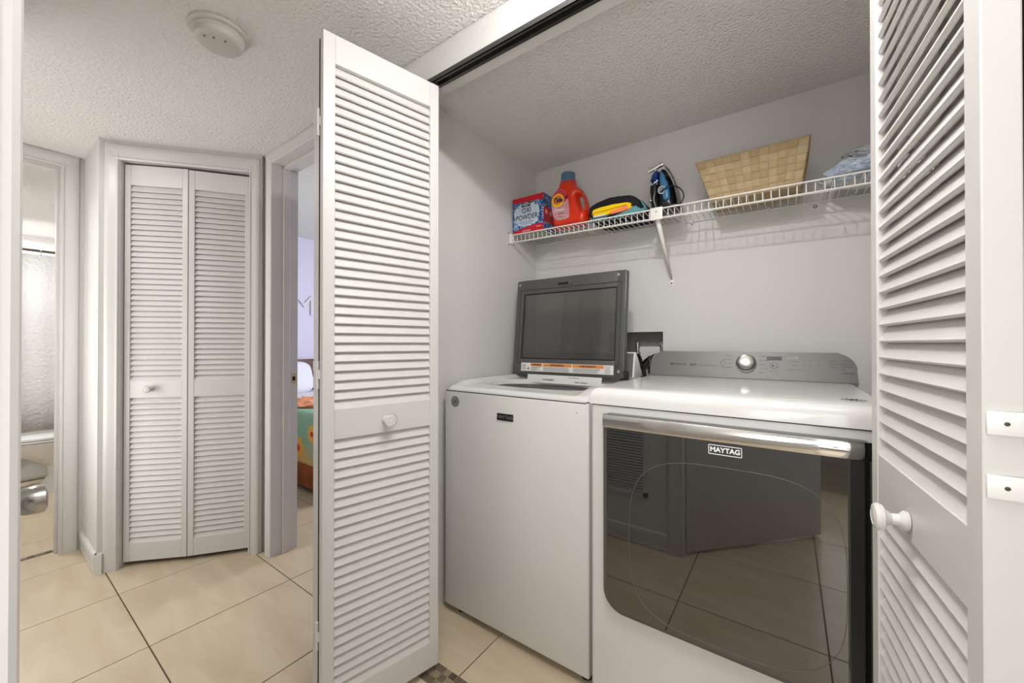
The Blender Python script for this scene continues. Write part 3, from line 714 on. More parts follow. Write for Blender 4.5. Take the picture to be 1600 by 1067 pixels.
for i, x in enumerate((-1.03, -.77, -.373, -.067, .2)):
    c = thing('shelf_clip', 'small white wall clip on the shelf back rail, '+('under the orange bottle', 'under the folded towels', 'between bracket and basket', 'under the basket', 'under the crumpled cloth')[i], 'clip', (x, 1.99, dz(x)-.016), group='wall clips along the wire shelf')
    obj('clip_body', box(new_bm(), x-.005, x+.005, 1.986, 1.9998, dz(x)-.016, dz(x)+.004, bev=.002), WIRE, c)
    obj('screw', lathe(new_bm(), [(0, 0), (.0025, 0), (0, .001)], 10, axisM((x, 1.986, dz(x)-.012), (0, -1, 0))), STEEL, c)
pl = tag(obj('wall_anchor', lathe(new_bm(), [(.0035, -.004), (.0035, .001), (.0075, .001), (.0075, 0), (.0045, -.0)], 16, axisM((.091, 2.0, 1.709), (0, -1, 0))), mat('anchor_grey', (120, 118, 116), .6)), 'bare grey screw anchor in back wall just below the shelf', 'anchor')

# ------------------------------------------------------------------ box of oxi powder
OX0, OX1, OY0, OY1, OZ = -1.240, -1.043, 1.745, 1.895, dz(-1.15)+.0035
OZ1 = OZ+.194
ox = thing('detergent_box', 'red, white and blue oxi powder box at the left end of the shelf', 'box', ((OX0+OX1)/2, 1.82, OZ))
m = bpy.data.materials.new('bubble_print'); m.use_nodes = True; nt, b = nodes(m)
tc = nt.nodes.new('ShaderNodeTexCoord'); vo = nt.nodes.new('ShaderNodeTexVoronoi'); vo.inputs['Scale'].default_value = 75; vo.inputs['Randomness'].default_value = 1
nt.links.new(tc.outputs['Object'], vo.inputs['Vector']); cr = nt.nodes.new('ShaderNodeValToRGB')
cr.color_ramp.elements[0].color = (.75, .85, .95, 1); cr.color_ramp.elements[0].position = .08
cr.color_ramp.elements[1].color = (.015, .04, .14, 1); cr.color_ramp.elements[1].position = .75
e = cr.color_ramp.elements.new(.3); e.color = (.09, .22, .48, 1)
nt.links.new(vo.outputs['Distance'], cr.inputs['Fac']); nt.links.new(cr.outputs['Color'], b.inputs['Base Color']); b.inputs['Roughness'].default_value = .4
BUB = m
bx('carton', (OX0, OX1, OY0, OY1, OZ, OZ1), BUB, ox, bev=.0015)
bm = new_bm(); h = .034
v = [bm.verts.new(p) for p in ((OX0-.0002, OY0-.0006, OZ1-h*.72), (OX0-.0002, OY0-.0006, OZ1+.0002), (OX1, OY0-.0006, OZ1+.0002), (OX1, OY0-.0006, OZ1-h*.95))]; bm.faces.new(v)
box(bm, OX0-.0004, OX1+.0004, OY0-.0005, OY1+.0004, OZ1-.001, OZ1+.0006)
obj('top_band', bm, REDP, ox)
bx('carton_base', (OX0+.001, OX1-.001, OY0+.001, OY1-.001, OZ-.0012, OZ+.0004), mat('grey_board', (178, 174, 164), .8), ox)
pts = [(OX0, OZ), (OX1, OZ), (OX1, OZ+.036), (-1.10, OZ+.036), (-1.15, OZ+.031), (-1.20, OZ+.022), (OX0, OZ+.012)]
obj('bottom_band', prism(new_bm(), pts, 'y', OY0-.0008, OY0-.0002), REDP, ox)
obj('side_band', box(new_bm(), OX1+.0002, OX1+.0008, OY0+.0, OY1-.02, OZ+.045, OZ+.125), REDP, ox)
# pale centre burst with a ragged outline
random.seed(3); pts = []
for k in range(40):
    a = 2*PI*k/40; rr_ = 1+random.uniform(-.10, .10); pts.append((-1.148+.080*rr_*math.copysign(abs(math.cos(a))**.7, math.cos(a)), OZ+.099+.060*rr_*math.copysign(abs(math.sin(a))**.7, math.sin(a))))
obj('centre_print', prism(new_bm(), pts, 'y', OY0-.0006, OY0-.0001), mat('pale_burst', (200, 212, 222), .4, var=.18, vscale=60), ox)
bx('maker_tag', (-1.180, -1.125, OY0-.0012, OY0-.0004, OZ+.140, OZ+.160), mat('dark_tag', (46, 30, 32), .4), ox)
text('KIRKLAND', .0095, (-1.1525, OY0-.0014, OZ+.1535), WHITEINK, ox, offset=.0003); text('Signature', .007, (-1.1525, OY0-.0014, OZ+.1455), WHITEINK, ox)
text('OXI', .040, (-1.150, OY0-.0012, OZ+.119), NAVY, ox, offset=.0005, sx=.86); text('POWDER', .039, (-1.148, OY0-.0012, OZ+.083), NAVY, ox, offset=.0005, sx=.86)
bm = new_bm()
for k, wd in enumerate((.042, .046, .036)): box(bm, -1.150-wd, -1.150+wd, OY0-.0011, OY0-.0007, OZ+.060-k*.007, OZ+.0622-k*.007)
obj('fine_print', bm, mat('print_blue', (96, 112, 140), .5), ox)
M_ = axisM((-1.219, OY0-.0009, OZ+.042), (0, -1, 0))
obj('seal_print', lathe(new_bm(), [(0, 0), (.015, 0), (.015, .0005), (0, .0006)], 24, M_), mat('seal_blue', (120, 160, 205), .4), ox)
text('178', .012, (-1.219, OY0-.0018, OZ+.042), WHITEINK, ox); text('NET WT 11.8 LB', .0075, (-1.072, OY0-.0012, OZ+.022), WHITEINK, ox, sx=.55)
text('STAIN REMOVER', .009, (-1.15, OY0-.0012, OZ+.010), WHITEINK, ox, sx=.8)
for i, (yy, zz) in enumerate(((OY0+.028, .10), (OY0+.028, .065), (OY0+.075, .10), (OY0+.075, .065))):
    obj('icon_print', lathe(new_bm(), [(0, 0), (.013, 0), (.013, .0004), (0, .0005)], 20, axisM((OX1+.0009, yy, OZ+zz), (1, 0, 0))), mat('icon_%d' % (i % 2), ((222, 170, 150), (90, 84, 84))[i % 2], .5), ox)

# ------------------------------------------------------------------ detergent bottle
BY, BZ = 1.80, dz(-.91)+.003
bt = thing('detergent_bottle', 'orange liquid laundry detergent bottle with round yellow logo and handle', 'bottle', (-.91, BY, BZ))
ORG = mat('orange_plastic', (214, 52, 20), .28, coat=.2)
out = [(-.985, BZ), (-1.0, BZ+.012), (-1.0085, 1.806), (-1.0116, 1.8515), (-1.0043, 1.901), (-.9854, 1.9453), (-.968, 1.975), (-.9635, 1.992), (-.8905, 1.992), (-.8812, 1.9641), (-.8491, 1.932), (-.8262, 1.8934), (-.8132, 1.8482), (-.8100, 1.8054), (-.8114, 1.7695), (-.820, BZ+.008), (-.832, BZ)]
hole = [(-.8638, 1.8944), (-.8518, 1.8991), (-.8413, 1.8833), (-.8321, 1.851), (-.8308, 1.8277), (-.8387, 1.8183), (-.8466, 1.8339), (-.8558, 1.8633)]
def dens(p, n=3):
    q = []
    for i in range(len(p)):
        p0, p1, p2, p3 = p[i-1], p[i], p[(i+1) % len(p)], p[(i+2) % len(p)]
        for k in range(n):
            t = k/n
            q.append(tuple(.5*((2*p1[j])+(-p0[j]+p2[j])*t+(2*p0[j]-5*p1[j]+4*p2[j]-p3[j])*t*t+(-p0[j]+3*p1[j]-3*p2[j]+p3[j])*t**3) for j in (0, 1)))
    return q
def inside(p, poly):
    c = False
    for i in range(len(poly)):
        a, b = poly[i], poly[i-1]
        if (a[1] > p[1]) != (b[1] > p[1]) and p[0] < (b[0]-a[0])*(p[1]-a[1])/(b[1]-a[1])+a[0]: c = not c
    return c
def dist(p, poly):
    best = 9; p = Vector(p)
    for i in range(len(poly)):
        a, b = Vector(poly[i-1]), Vector(poly[i]); ab = b-a; t = max(0, min(1, (p-a).dot(ab)/max(ab.length_squared, 1e-12)))
        best = min(best, (p-a-ab*t).length)
    return best
od, hd = dens(out), dens(hole)
def pillow(outp, holes, step, depth, soft, y):
    """inflated solid: grid inside the outline, thickness grows away from the edges"""
    from mathutils.geometry import delaunay_2d_cdt
    V = [Vector(p) for p in outp]; E = [(i, (i+1) % len(outp)) for i in range(len(outp))]
    for h in holes:
        k = len(V); V += [Vector(p) for p in h]; E += [(k+i, k+(i+1) % len(h)) for i in range(len(h))]
    nb_ = len(V); x0 = min(p[0] for p in outp); x1 = max(p[0] for p in outp); z0 = min(p[1] for p in outp); z1 = max(p[1] for p in outp)
    i = 0; z = z0
    while z < z1:
        x = x0+(step/2 if i % 2 else 0)
        while x < x1:
            p = (x, z)
            if inside(p, outp) and not any(inside(p, h) for h in holes) and min([dist(p, outp)]+[dist(p, h) for h in holes]) > step*.45: V.append(Vector(p))
            x += step
        z += step*.87; i += 1
    r = delaunay_2d_cdt(V, E, [], 0, 1e-6); vs, fs = r[0], r[2]
    bm = new_bm(); F = []; Bk = []
    for v in vs:
        d = min([dist(v, outp)]+[dist(v, h) for h in holes])
        t = depth*math.sqrt(max(0, 1-(1-min(1, d/soft))**2)) if d > 1e-5 else 0
        f = bm.verts.new((v.x, y-t, v.y)); F.append(f); Bk.append(bm.verts.new((v.x, y+t, v.y)) if d > 1e-5 else f)
    for f in fs:
        c = sum((vs[i] for i in f), Vector((0, 0)))/3
        if not inside(c, outp) or any(inside(c, h) for h in holes): continue
        try:
            bm.faces.new([F[i] for i in f]); bm.faces.new([Bk[i] for i in reversed(f)])
        except ValueError: pass
    return bm
o = obj('bottle_body', pillow(od, [hd], .0075, .045, .030, BY), ORG, bt); smooth(o.data, 80)
obj('cap', lathe(new_bm(), [(.0, -.012), (.037, -.012), (.038, .0), (.0385, .003), (.0365, .006), (.0365, .035), (.035, .038), (.030, .039), (.0, .038)], 36, Matrix.Translation((-.927, BY, 1.992))), mat('smoky_blue_cap', (104, 132, 166), .2, trans=.25), bt)
label = [(-.950, 1.945), (-.920, 1.915), (-.903, 1.873), (-.8975, 1.80), (-.912, 1.784), (-.958, 1.783), (-.985, 1.80), (-.9985, 1.845), (-1.000, 1.895), (-.985, 1.925)]
o = obj('bottle_label', prism(new_bm(), dens(label), 'y', BY-.0462, BY-.0448), mat('pink_label', (206, 150, 152), .35, var=.25, vscale=25), bt)
o = obj('label_top', prism(new_bm(), dens([(-.950, 1.944), (-.920, 1.914), (-.908, 1.885), (-.93, 1.87), (-.97, 1.872), (-.999, 1.885), (-.985, 1.925)]), 'y', BY-.0466, BY-.046), mat('magenta_label', (205, 62, 84), .35), bt)
lc = (-.962, BY-.0466, 1.886)
obj('logo_disc', lathe(new_bm(), [(0, 0), (.0345, 0), (.0345, .001), (0, .0012)], 36, axisM(lc, (0, -1, 0)) ), mat('logo_orange', (240, 130, 20), .4), bt)
obj('logo_ring', lathe(new_bm(), [(.026, .001), (.0335, .001), (.0335, .0016), (.026, .0016)], 36, axisM(lc, (0, -1, 0))), mat('logo_yellow', (250, 205, 40), .4), bt)
text('Tide', .034, (lc[0]+.001, lc[1]-.0022, lc[2]), NAVY, bt, offset=.0016, up=(.12, 0, 1), sx=.9)
text('Downy', .020, (-.955, BY-.0472, 1.836), WHITEINK, bt, offset=.0006, up=(.1, 0, 1)); text('APRIL FRESH', .008, (-.945, BY-.047, 1.816), NAVY, bt, sx=.8)
text('HE', .008, (-.958, BY-.0435, 1.957), WHITEINK, bt); text('64 loads', .007, (-.945, BY-.047, 1.80), NAVY, bt)
obj('scent_spot', lathe(new_bm(), [(0, 0), (.009, 0), (.009, .0008), (0, .001)], 18, axisM((-.913, BY-.0462, 1.893), (0, -1, 0))), mat('berry', (120, 20, 60), .4), bt)

# ------------------------------------------------------------------ folded towels
def cloth_prism(outline, y0, y1, amp, seed, nseg=14):
    bm = new_bm(); q = dens(outline, 4); rings = []
    cx_ = sum(p[0] for p in q)/len(q); cz_ = sum(p[1] for p in q)/len(q)
    for j in range(nseg+1):
        t = j/nseg; y = y0+(y1-y0)*t; sh_ = 1-.16*(abs(2*t-1)**6); ring = []
        for p in q:
            nz = noise.noise(Vector((p[0]*18+seed, y*16, p[1]*30)))*amp
            ring.append(bm.verts.new((cx_+(p[0]-cx_)*sh_+nz, y+noise.noise(Vector((p[0]*25, seed, p[1]*40)))*amp*1.2, max(zt, cz_+(p[1]-cz_)*sh_+nz))))
        rings.append(ring)
    m_ = len(q)
    for a, b in zip(rings, rings[1:]):
        for k in range(m_): bm.faces.new((a[k], a[(k+1) % m_], b[(k+1) % m_], b[k]))
    bm.faces.new(rings[0]); bm.faces.new(rings[-1][::-1]); return bm
zt = dz(-.65)+.003
TY0 = 1.752
bt1 = thing('beach_towel', 'folded black and teal striped towel wrapped round the yellow one on shelf', 'towel', (-.66, 1.86, zt))
BLKCL = mat('black_terry', (24, 26, 34), .95, bump=.6, bscale=500, bdist=.002); TEAL = mat('teal_terry', (98, 152, 158), .95, bump=.6, bscale=500, bdist=.002, var=.15, vscale=30)
wrap = [(-.800, 1.775), (-.806, 1.800), (-.798, 1.823), (-.75, 1.838), (-.672, 1.848), (-.590, 1.840), (-.556, 1.815), (-.530, 1.785), (-.515, 1.760), (-.520, zt+.004), (-.545, zt+.002), (-.556, 1.765), (-.566, 1.788), (-.585, 1.802), (-.653, 1.814), (-.742, 1.812), (-.779, 1.803), (-.788, 1.785), (-.785, 1.772)]
o = obj('towel_wrap', cloth_prism(wrap, TY0+.004, 1.965, .003, 1), BLKCL, bt1)
o = obj('teal_underside', cloth_prism([(-.785, zt), (-.79, zt+.014), (-.70, zt+.018), (-.62, zt+.02), (-.555, zt+.038), (-.543, zt+.03), (-.535, zt)], TY0+.002, 1.79, .002, 4, 4), TEAL, bt1)
o = obj('towel_base', cloth_prism([(-.765, zt), (-.77, zt+.012), (-.70, zt+.016), (-.62, zt+.018), (-.555, zt+.03), (-.543, zt+.024), (-.530, zt)], 1.785, 1.962, .002, 4), BLKCL, bt1)
o = obj('stripe', cloth_prism([(-.706, zt+.002), (-.700, zt+.012), (-.640, zt+.026), (-.585, zt+.045), (-.578, zt+.036), (-.63, zt+.015)], TY0-.003, TY0+.02, .001, 5, 3), BLKCL, bt1)
o = obj('stripe', cloth_prism([(-.553, 1.812), (-.543, 1.806), (-.522, 1.765), (-.53, 1.762)], TY0+.03, 1.93, .001, 6, 6), TEAL, bt1)
o = obj('stripe', cloth_prism([(-.542, 1.800), (-.536, 1.794), (-.514, 1.752), (-.52, 1.752)], TY0+.0, TY0+.08, .001, 8, 4), TEAL, bt1)
yt = thing('folded_towel', 'bright yellow folded towel with an orange corner inside the black one', 'towel', (-.68, 1.85, zt+.02))
YEL = mat('yellow_terry', (248, 206, 12), .9, bump=.6, bscale=450, bdist=.002)
zt_ = zt; zt = zt+.012
o = obj('towel_body', cloth_prism([(-.782, 1.768), (-.786, 1.790), (-.765, 1.802), (-.70, 1.807), (-.62, 1.805), (-.578, 1.797), (-.568, 1.782), (-.574, 1.768), (-.60, 1.762), (-.69, 1.757), (-.765, 1.757)], TY0-.004, 1.945, .0025, 2), YEL, yt)
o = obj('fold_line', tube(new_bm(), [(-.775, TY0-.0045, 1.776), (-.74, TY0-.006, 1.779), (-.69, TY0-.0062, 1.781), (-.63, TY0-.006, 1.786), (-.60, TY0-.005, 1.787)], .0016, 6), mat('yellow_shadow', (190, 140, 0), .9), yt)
lbl(obj('orange_corner', cloth_prism([(-.687, 1.757), (-.683, 1.770), (-.642, 1.779), (-.597, 1.786), (-.593, 1.770), (-.60, 1.764), (-.642, 1.758)], TY0-.009, TY0+.02, .001, 7, 3), mat('orange_terry', (252, 140, 92), .9, bump=.5, bscale=450, bdist=.002), yt), 'salmon orange corner')
obj('care_tag', box(new_bm(), -.762, -.700, TY0-.010, TY0-.0085, 1.757, 1.764), LABW, yt)
zt = zt_

# ------------------------------------------------------------------ steam iron standing on its heel
IY, IZ = 1.80, dz(-.44)+.003
ir = thing('steam_iron', 'blue and black steam iron standing on its heel beside the basket', 'iron', (-.44, IY, IZ))
IBLUE = mat('iron_blue', (58, 112, 150), .22, coat=.4); IBLK = mat('iron_black', (18, 18, 20), .3)
body = [(-.470, IZ), (-.476, 1.80), (-.480, 1.86), (-.474, 1.905), (-.462, 1.925), (-.448, 1.930), (-.430, 1.902), (-.4126, 1.858), (-.4014, 1.814), (-.393, IZ+.012), (-.398, IZ)]
o = obj('iron_body', pillow(dens(body), [], .008, .040, .03, IY+.004), IBLK, ir); smooth(o.data, 80)
o = obj('water_tank', pillow(dens([(-.463, 1.902), (-.452, 1.912), (-.441, 1.900), (-.4257, 1.8646), (-.4160, 1.8239), (-.4125, 1.780), (-.430, 1.772), (-.447, 1.776), (-.4541, 1.805), (-.4625, 1.8532)]), [], .007, .052, .010, IY+.004), IBLUE, ir); smooth(o.data, 80)
# handle in front-left, blue upper and black lower
o = obj('handle', tube(new_bm(), [(-.478, IY-.02, IZ+.002), (-.483, IY-.024, 1.79), (-.4865, IY-.024, 1.83), (-.4865, IY-.022, 1.855)], [.0165, .0180, .0180, .0168], 14), IBLK, ir)
o = lbl(obj('handle', tube(new_bm(), [(-.4865, IY-.022, 1.853), (-.487, IY-.020, 1.88), (-.484, IY-.017, 1.90), (-.476, IY-.013, 1.918)], [.0168, .0178, .0160, .011], 14), mat('iron_deep_blue', (20, 54, 120), .15, coat=.5), ir), 'glossy deep blue upper handle')
obj('dial', lathe(new_bm(), [(0, 0), (.011, 0), (.0115, .004), (.010, .006), (0, .0055)], 28, axisM((-.449, IY-.046, 1.822), (0, -1, 0))), mat('dial_grey', (112, 120, 128), .3), ir)
obj('dial_ring', tube(new_bm(), [(-.449+.014*math.cos(2*PI*k/28), IY-.047, 1.822+.016*math.sin(2*PI*k/28)) for k in range(28)], .0016, 6, closed=True), LABW, ir)
o = obj('sole_plate', pillow(dens([(-.440, 1.941), (-.446, 1.935), (-.425, 1.902), (-.408, 1.858), (-.397, 1.814), (-.388, IZ+.004), (-.378, IZ+.004), (-.390, 1.822), (-.401, 1.864), (-.420, 1.912)]), [], .006, .05, .004, IY+.006), mat('sole_grey', (150, 146, 138), .3, metal=.6), ir)
obj('heel', box(new_bm(), -.492, -.382, IY-.045, IY+.05, IZ, IZ+.014, bev=.004), IBLK, ir)
obj('spray_nozzle', tube(new_bm(), [(-.512, IY-.02, 1.928), (-.498, IY-.02, 1.9315), (-.46, IY-.02, 1.9425), (-.449, IY-.02, 1.946)], [.0105, .0095, .0095, .009], 14), CHROME, ir)
obj('nozzle_stem', tube(new_bm(), [(-.481, IY-.016, 1.908), (-.482, IY-.018, 1.922), (-.478, IY-.02, 1.938)], [.008, .0062, .006], 12), STEEL, ir)
obj('spray_tip', lathe(new_bm(), [(0, 0), (.008, 0), (.006, .01), (0, .012)], 16, Matrix.Translation((-.461, IY-.018, 1.944))), STEEL, ir)
cp_ = [(-.449, IY-.055, 1.812), (-.43, IY-.058, 1.822), (-.41, IY-.05, 1.830), (-.392, IY-.03, 1.829), (-.378, IY-.02, 1.820), (-.368, IY-.015, 1.803), (-.366, IY-.01, 1.788), (-.372, IY-.008, 1.771), (-.384, IY-.01, 1.757), (-.40, IY-.02, IZ+.006), (-.44, IY-.05, IZ+.004), (-.48, IY-.053, IZ+.004), (-.51, IY-.045, IZ+.004), (-.525, IY-.02, IZ+.004)]
def spl(pts, n=5):
    q = []; P = [Vector(p) for p in pts]
    for i in range(len(P)-1):
        p0, p1, p2, p3 = P[max(i-1, 0)], P[i], P[i+1], P[min(i+2, len(P)-1)]
        for k in range(n):
            t = k/n; q.append(.5*((2*p1)+(-p0+p2)*t+(2*p0-5*p1+4*p2-p3)*t*t+(-p0+3*p1-3*p2+p3)*t**3))
    return q+[P[-1]]
obj('power_cord', tube(new_bm(), spl(cp_), .0028, 8), BLK, ir)
obj('plug', box(new_bm(), -.508, -.494, IY-.035, IY-.02, 1.785, 1.795, bev=.003), STEEL, ir)

# ------------------------------------------------------------------ woven basket
BKZ = dz(-.1)+.0035
bk = thing('woven_basket', 'tan basket woven of flat wide strips, flared, on the wire shelf', 'basket', (-.12, 1.865, BKZ))
STR = [mat('strip_tan_%d' % i, c, .7, bump=.35, bscale=220, var=.08, vscale=20, bdist=.001) for i, c in enumerate(((178, 154, 116), (172, 147, 108), (184, 161, 124)))]
# frustum corners: bottom and top
bb0 = (-.258, .040, 1.785, 1.940); bt0 = (-.309, .066, 1.750, 1.975); HB = .163
def lerp(a, b, t): return a+(b-a)*t
def face_pt(side, u, v):
    x0, x1, y0, y1 = (lerp(bb0[i], bt0[i], v) for i in range(4)); z = BKZ+HB*v
    c = {'front': ((x0, y0), (x1, y0)), 'right': ((x1, y0), (x1, y1)), 'back': ((x1, y1), (x0, y1)), 'left': ((x0, y1), (x0, y0))}[side]
    return Vector((lerp(c[0][0], c[1][0], u), lerp(c[0][1], c[1][1], u), z))
NRM = {'front': Vector((0, -1, .2)), 'back': Vector((0, 1, .2)), 'left': Vector((-1, 0, .3)), 'right': Vector((1, 0, .3))}
def strip(side, vertical, idx, n, m_other, wfrac=.90):
    bm = new_bm(); nrm = NRM[side].normalized(); K = m_other*4; prev = None
    for k in range(K+1):
        t = k/K; ph = math.sin(PI*(t*m_other))*(1 if idx % 2 == 0 else -1)*(1 if vertical else -1)
        off = nrm*(.0026*max(-1, min(1, ph*1.6)))
        c0, c1 = (idx+.5-wfrac/2)/n, (idx+.5+wfrac/2)/n
        a, b = (face_pt(side, c0, t), face_pt(side, c1, t)) if vertical else (face_pt(side, t, c0), face_pt(side, t, c1))
        cur = [bm.verts.new(a+off-nrm*.0005), bm.verts.new(b+off-nrm*.0005), bm.verts.new(b+off+nrm*.0007), bm.verts.new(a+off+nrm*.0007)]
        if prev:
            for q in range(4): bm.faces.new((prev[q], prev[(q+1) % 4], cur[(q+1) % 4], cur[q]))
        else: bm.faces.new(cur)
        prev = cur
    bm.faces.new(prev[::-1])
    obj('strip', bm, STR[(idx*2+(1 if vertical else 0)) % 3], bk)
for side, nv in (('front', 12), ('right', 7), ('back', 12), ('left', 7)):
    for i in range(nv): strip(side, True, i, nv, 6)
    for i in range(6): strip(side, False, i, 6, nv)
bm = new_bm(); x0, x1, y0, y1 = bt0
rp_ = [(x0, y0), (x1, y0), (x1, y1), (x0, y1)]
for i in range(4):
    a, b = rp_[i], rp_[(i+1) % 4]; tube(bm, [(a[0], a[1], BKZ+HB), (b[0], b[1], BKZ+HB)], .0032, 6)
obj('rim', bm, STR[1], bk)
bx('basket_bottom', (bb0[0], bb0[1], bb0[2], bb0[3], BKZ, BKZ+.004), STR[1], bk)

# ------------------------------------------------------------------ pile of cloth at right end of the shelf
def crumple(name, c, r, m, seed, label, flat=0):
    bm = new_bm(); bmesh.ops.create_icosphere(bm, subdivisions=5, radius=1)
    zb = dz(c[0])+.003
    for v in bm.verts:
        d = v.co.copy(); n1 = noise.noise(d*1.7+Vector((seed, 0, 0))); n2 = abs(noise.noise(d*4.2+Vector((0, seed, 0)))); n3 = abs(noise.noise(d*9+Vector((0, 0, seed))))
        s = 1+.28*n1-.30*n2+.09*n3
        p = Vector((c[0]+d.x*r[0]*s, c[1]+d.y*r[1]*s, c[2]+d.z*r[2]*s)); p.z = max(p.z, zb+.001*n1); v.co = p
        v.co.y = max(1.745, min(1.985, v.co.y))
    o = obj(name, bm, m); smooth(o.data, 60); return tag(o, label, 'cloth')
crumple('crumpled_cloth', (.235, 1.86, 1.765), (.125, .10, .055), mat('white_cloth', (206, 208, 210), .85, bump=.3, bscale=60), 2, 'pale white crumpled cloth at the bottom of pile right of the basket')
crumple('crumpled_cloth', (.185, 1.815, 1.765), (.070, .055, .040), mat('blue_cloth', (172, 182, 198), .85, bump=.3, bscale=60), 5, 'light blue crumpled cloth at the left edge of pile on the shelf')
crumple('crumpled_cloth', (.265, 1.86, 1.815), (.120, .085, .040), mat('grey_cloth', (165, 167, 170), .85, bump=.3, bscale=60), 9, 'grey crumpled cloth lying on top of the pale pile right of basket')

# ------------------------------------------------------------------ ceiling light dome in the hall
sd_ = thing('smoke_detector', 'round off-white ceiling dome with a stepped rim above the hall', 'smoke detector', (-1.542, .478, ZC))
DOME = mat('detector_white', (196, 192, 184), .35)
obj('base_ring', lathe(new_bm(), [(0, 0), (.082, 0), (.084, -.004), (.083, -.010), (.078, -.013), (.0, -.013)], 48, Matrix.Translation((-1.542, .478, ZC))), DOME, sd_)
obj('dome', lathe(new_bm(), [(.0, -.012), (.071, -.012), (.0725, -.016), (.071, -.020), (.0685, -.022), (.066, -.038), (.060, -.044), (.050, -.046), (0, -.0465)], 48, Matrix.Translation((-1.542, .478, ZC))), DOME, sd_)
for a, r_ in ((-2.2, .045), (-1.6, .035), (-.75, .038)):
    c = (-1.542+r_*math.cos(a+.9), .478+r_*math.sin(a+.9), ZC-.0462)
    obj('vent_slot', box(new_bm(), c[0]-.005, c[0]+.005, c[1]-.003, c[1]+.003, c[2]-.0012, c[2]+.001, bev=.001, seg=1), mat('slot_dark', (110, 106, 100), .6), sd_)

# ------------------------------------------------------------------ bathroom
struct('wall_bathroom_far', box(new_bm(), -6.0, -5.93, -1.1, 1.0, 0, ZC), WALL)
struct('wall_bathroom_left', box(new_bm(), -6.0, -3.3, -1.16, -1.1, 0, ZC), WALL)
cr_ = thing('curtain_rod', 'thin dark metal shower rod across the bathroom behind the toilet', 'curtain rod', (-5.1, 0, 1.915))
obj('rod', tube(new_bm(), [(-5.1, -1.098, 1.925), (-5.1, .952, 1.925)], .011, 12), mat('rod_metal', (120, 112, 104), .3, metal=.9), cr_)
sc_ = thing('shower_curtain', 'white embossed shower curtain hanging behind the toilet', 'curtain', (-5.1, .0, .25))
m = mat('embossed_curtain', (226, 224, 222), .7); nt, b = nodes(m)
tc = nt.nodes.new('ShaderNodeTexCoord'); mp = nt.nodes.new('ShaderNodeMapping'); mp.inputs['Rotation'].default_value = (PI/4, 0, 0); mp.inputs['Scale'].default_value = (4.5, 4.5, 4.5)
nt.links.new(tc.outputs['Object'], mp.inputs['Vector']); fx = nt.nodes.new('ShaderNodeVectorMath'); fx.operation = 'FRACTION'; nt.links.new(mp.outputs[0], fx.inputs[0])
ds = nt.nodes.new('ShaderNodeVectorMath'); ds.operation = 'DISTANCE'; nt.links.new(fx.outputs[0], ds.inputs[0]); ds.inputs[1].default_value = (.5, .5, .5)
ns = nt.nodes.new('ShaderNodeTexNoise'); ns.inputs['Scale'].default_value = 38; nt.links.new(tc.outputs['Object'], ns.inputs['Vector'])
mm = nt.nodes.new('ShaderNodeMath'); mm.operation = 'MULTIPLY'; nt.links.new(ds.outputs['Value'], mm.inputs[0]); nt.links.new(ns.outputs['Fac'], mm.inputs[1])
bp = nt.nodes.new('ShaderNodeBump'); bp.inputs['Strength'].default_value = .6; bp.inputs['Distance'].default_value = .02; nt.links.new(mm.outputs[0], bp.inputs['Height']); nt.links.new(bp.outputs['Normal'], b.inputs['Normal'])
bm = new_bm(); prev = None
for k in range(161):
    y = -1.0+k*1.93/160; x = -5.095+.012*math.sin(y*17)+.006*math.sin(y*41)
    cur = [bm.verts.new((x+.004*math.sin(z*3), y, z)) for z in (.25, .8, 1.35, 1.895)]
    if prev:
        for q in range(3): bm.faces.new((prev[q], cur[q], cur[q+1], prev[q+1]))
    prev = cur
o = obj('curtain_fabric', bm, m, sc_); md = o.modifiers.new('thickness', 'SOLIDIFY'); md.thickness = .002
for k in range(8):
    y = -.92+k*.2105*1.2
    if y < .95: obj('curtain_ring', tube(new_bm(), [(-5.1+.019*math.cos(2*PI*q/16), y, 1.913+.026*math.sin(2*PI*q/16)) for q in range(16)], .002, 6, closed=True), CHROME, sc_)
tu = tag(obj('bathtub', box(new_bm(), -5.9, -5.16, -1.09, .94, 0, .42, bev=.04, seg=4), TOIL), 'white bathtub hidden behind the shower curtain', 'bathtub')
# toilet facing the hall door side
to = thing('toilet', 'white toilet seen through the bathroom doorway at far left', 'toilet', (-4.75, .36, 0))
def ell(bm, zs):
    rings = []
    for z, rx_, ry_, cy_ in zs:
        rings.append([bm.verts.new((-4.75+rx_*math.cos(2*PI*k/36), cy_+ry_*math.sin(2*PI*k/36), z)) for k in range(36)])
    for a, b in zip(rings, rings[1:]):
        for k in range(36): bm.faces.new((a[k], a[(k+1) % 36], b[(k+1) % 36], b[k]))
    bm.faces.new(rings[0][::-1]); bm.faces.new(rings[-1]); return bm
obj('bowl', ell(new_bm(), [(0, .11, .20, .50), (.03, .105, .195, .50), (.12, .095, .16, .52), (.20, .10, .15, .50), (.27, .135, .19, .44), (.33, .17, .24, .37), (.375, .185, .262, .345), (.40, .19, .27, .34)]), TOIL, to)
obj('seat', ell(new_bm(), [(.403, .19, .272, .34), (.406, .195, .277, .34), (.418, .195, .277, .34), (.421, .19, .272, .34)]), TOIL, to)
obj('seat_lid', ell(new_bm(), [(.424, .19, .272, .34), (.427, .195, .277, .34), (.440, .193, .275, .34), (.446, .18, .262, .34)]), TOIL, to)
obj('tank', box(new_bm(), -4.96, -4.54, .62, .80, .38, .74, bev=.02, seg=3), TOIL, to); obj('tank_lid', box(new_bm(), -4.97, -4.53, .61, .81, .742, .78, bev=.01), TOIL, to)

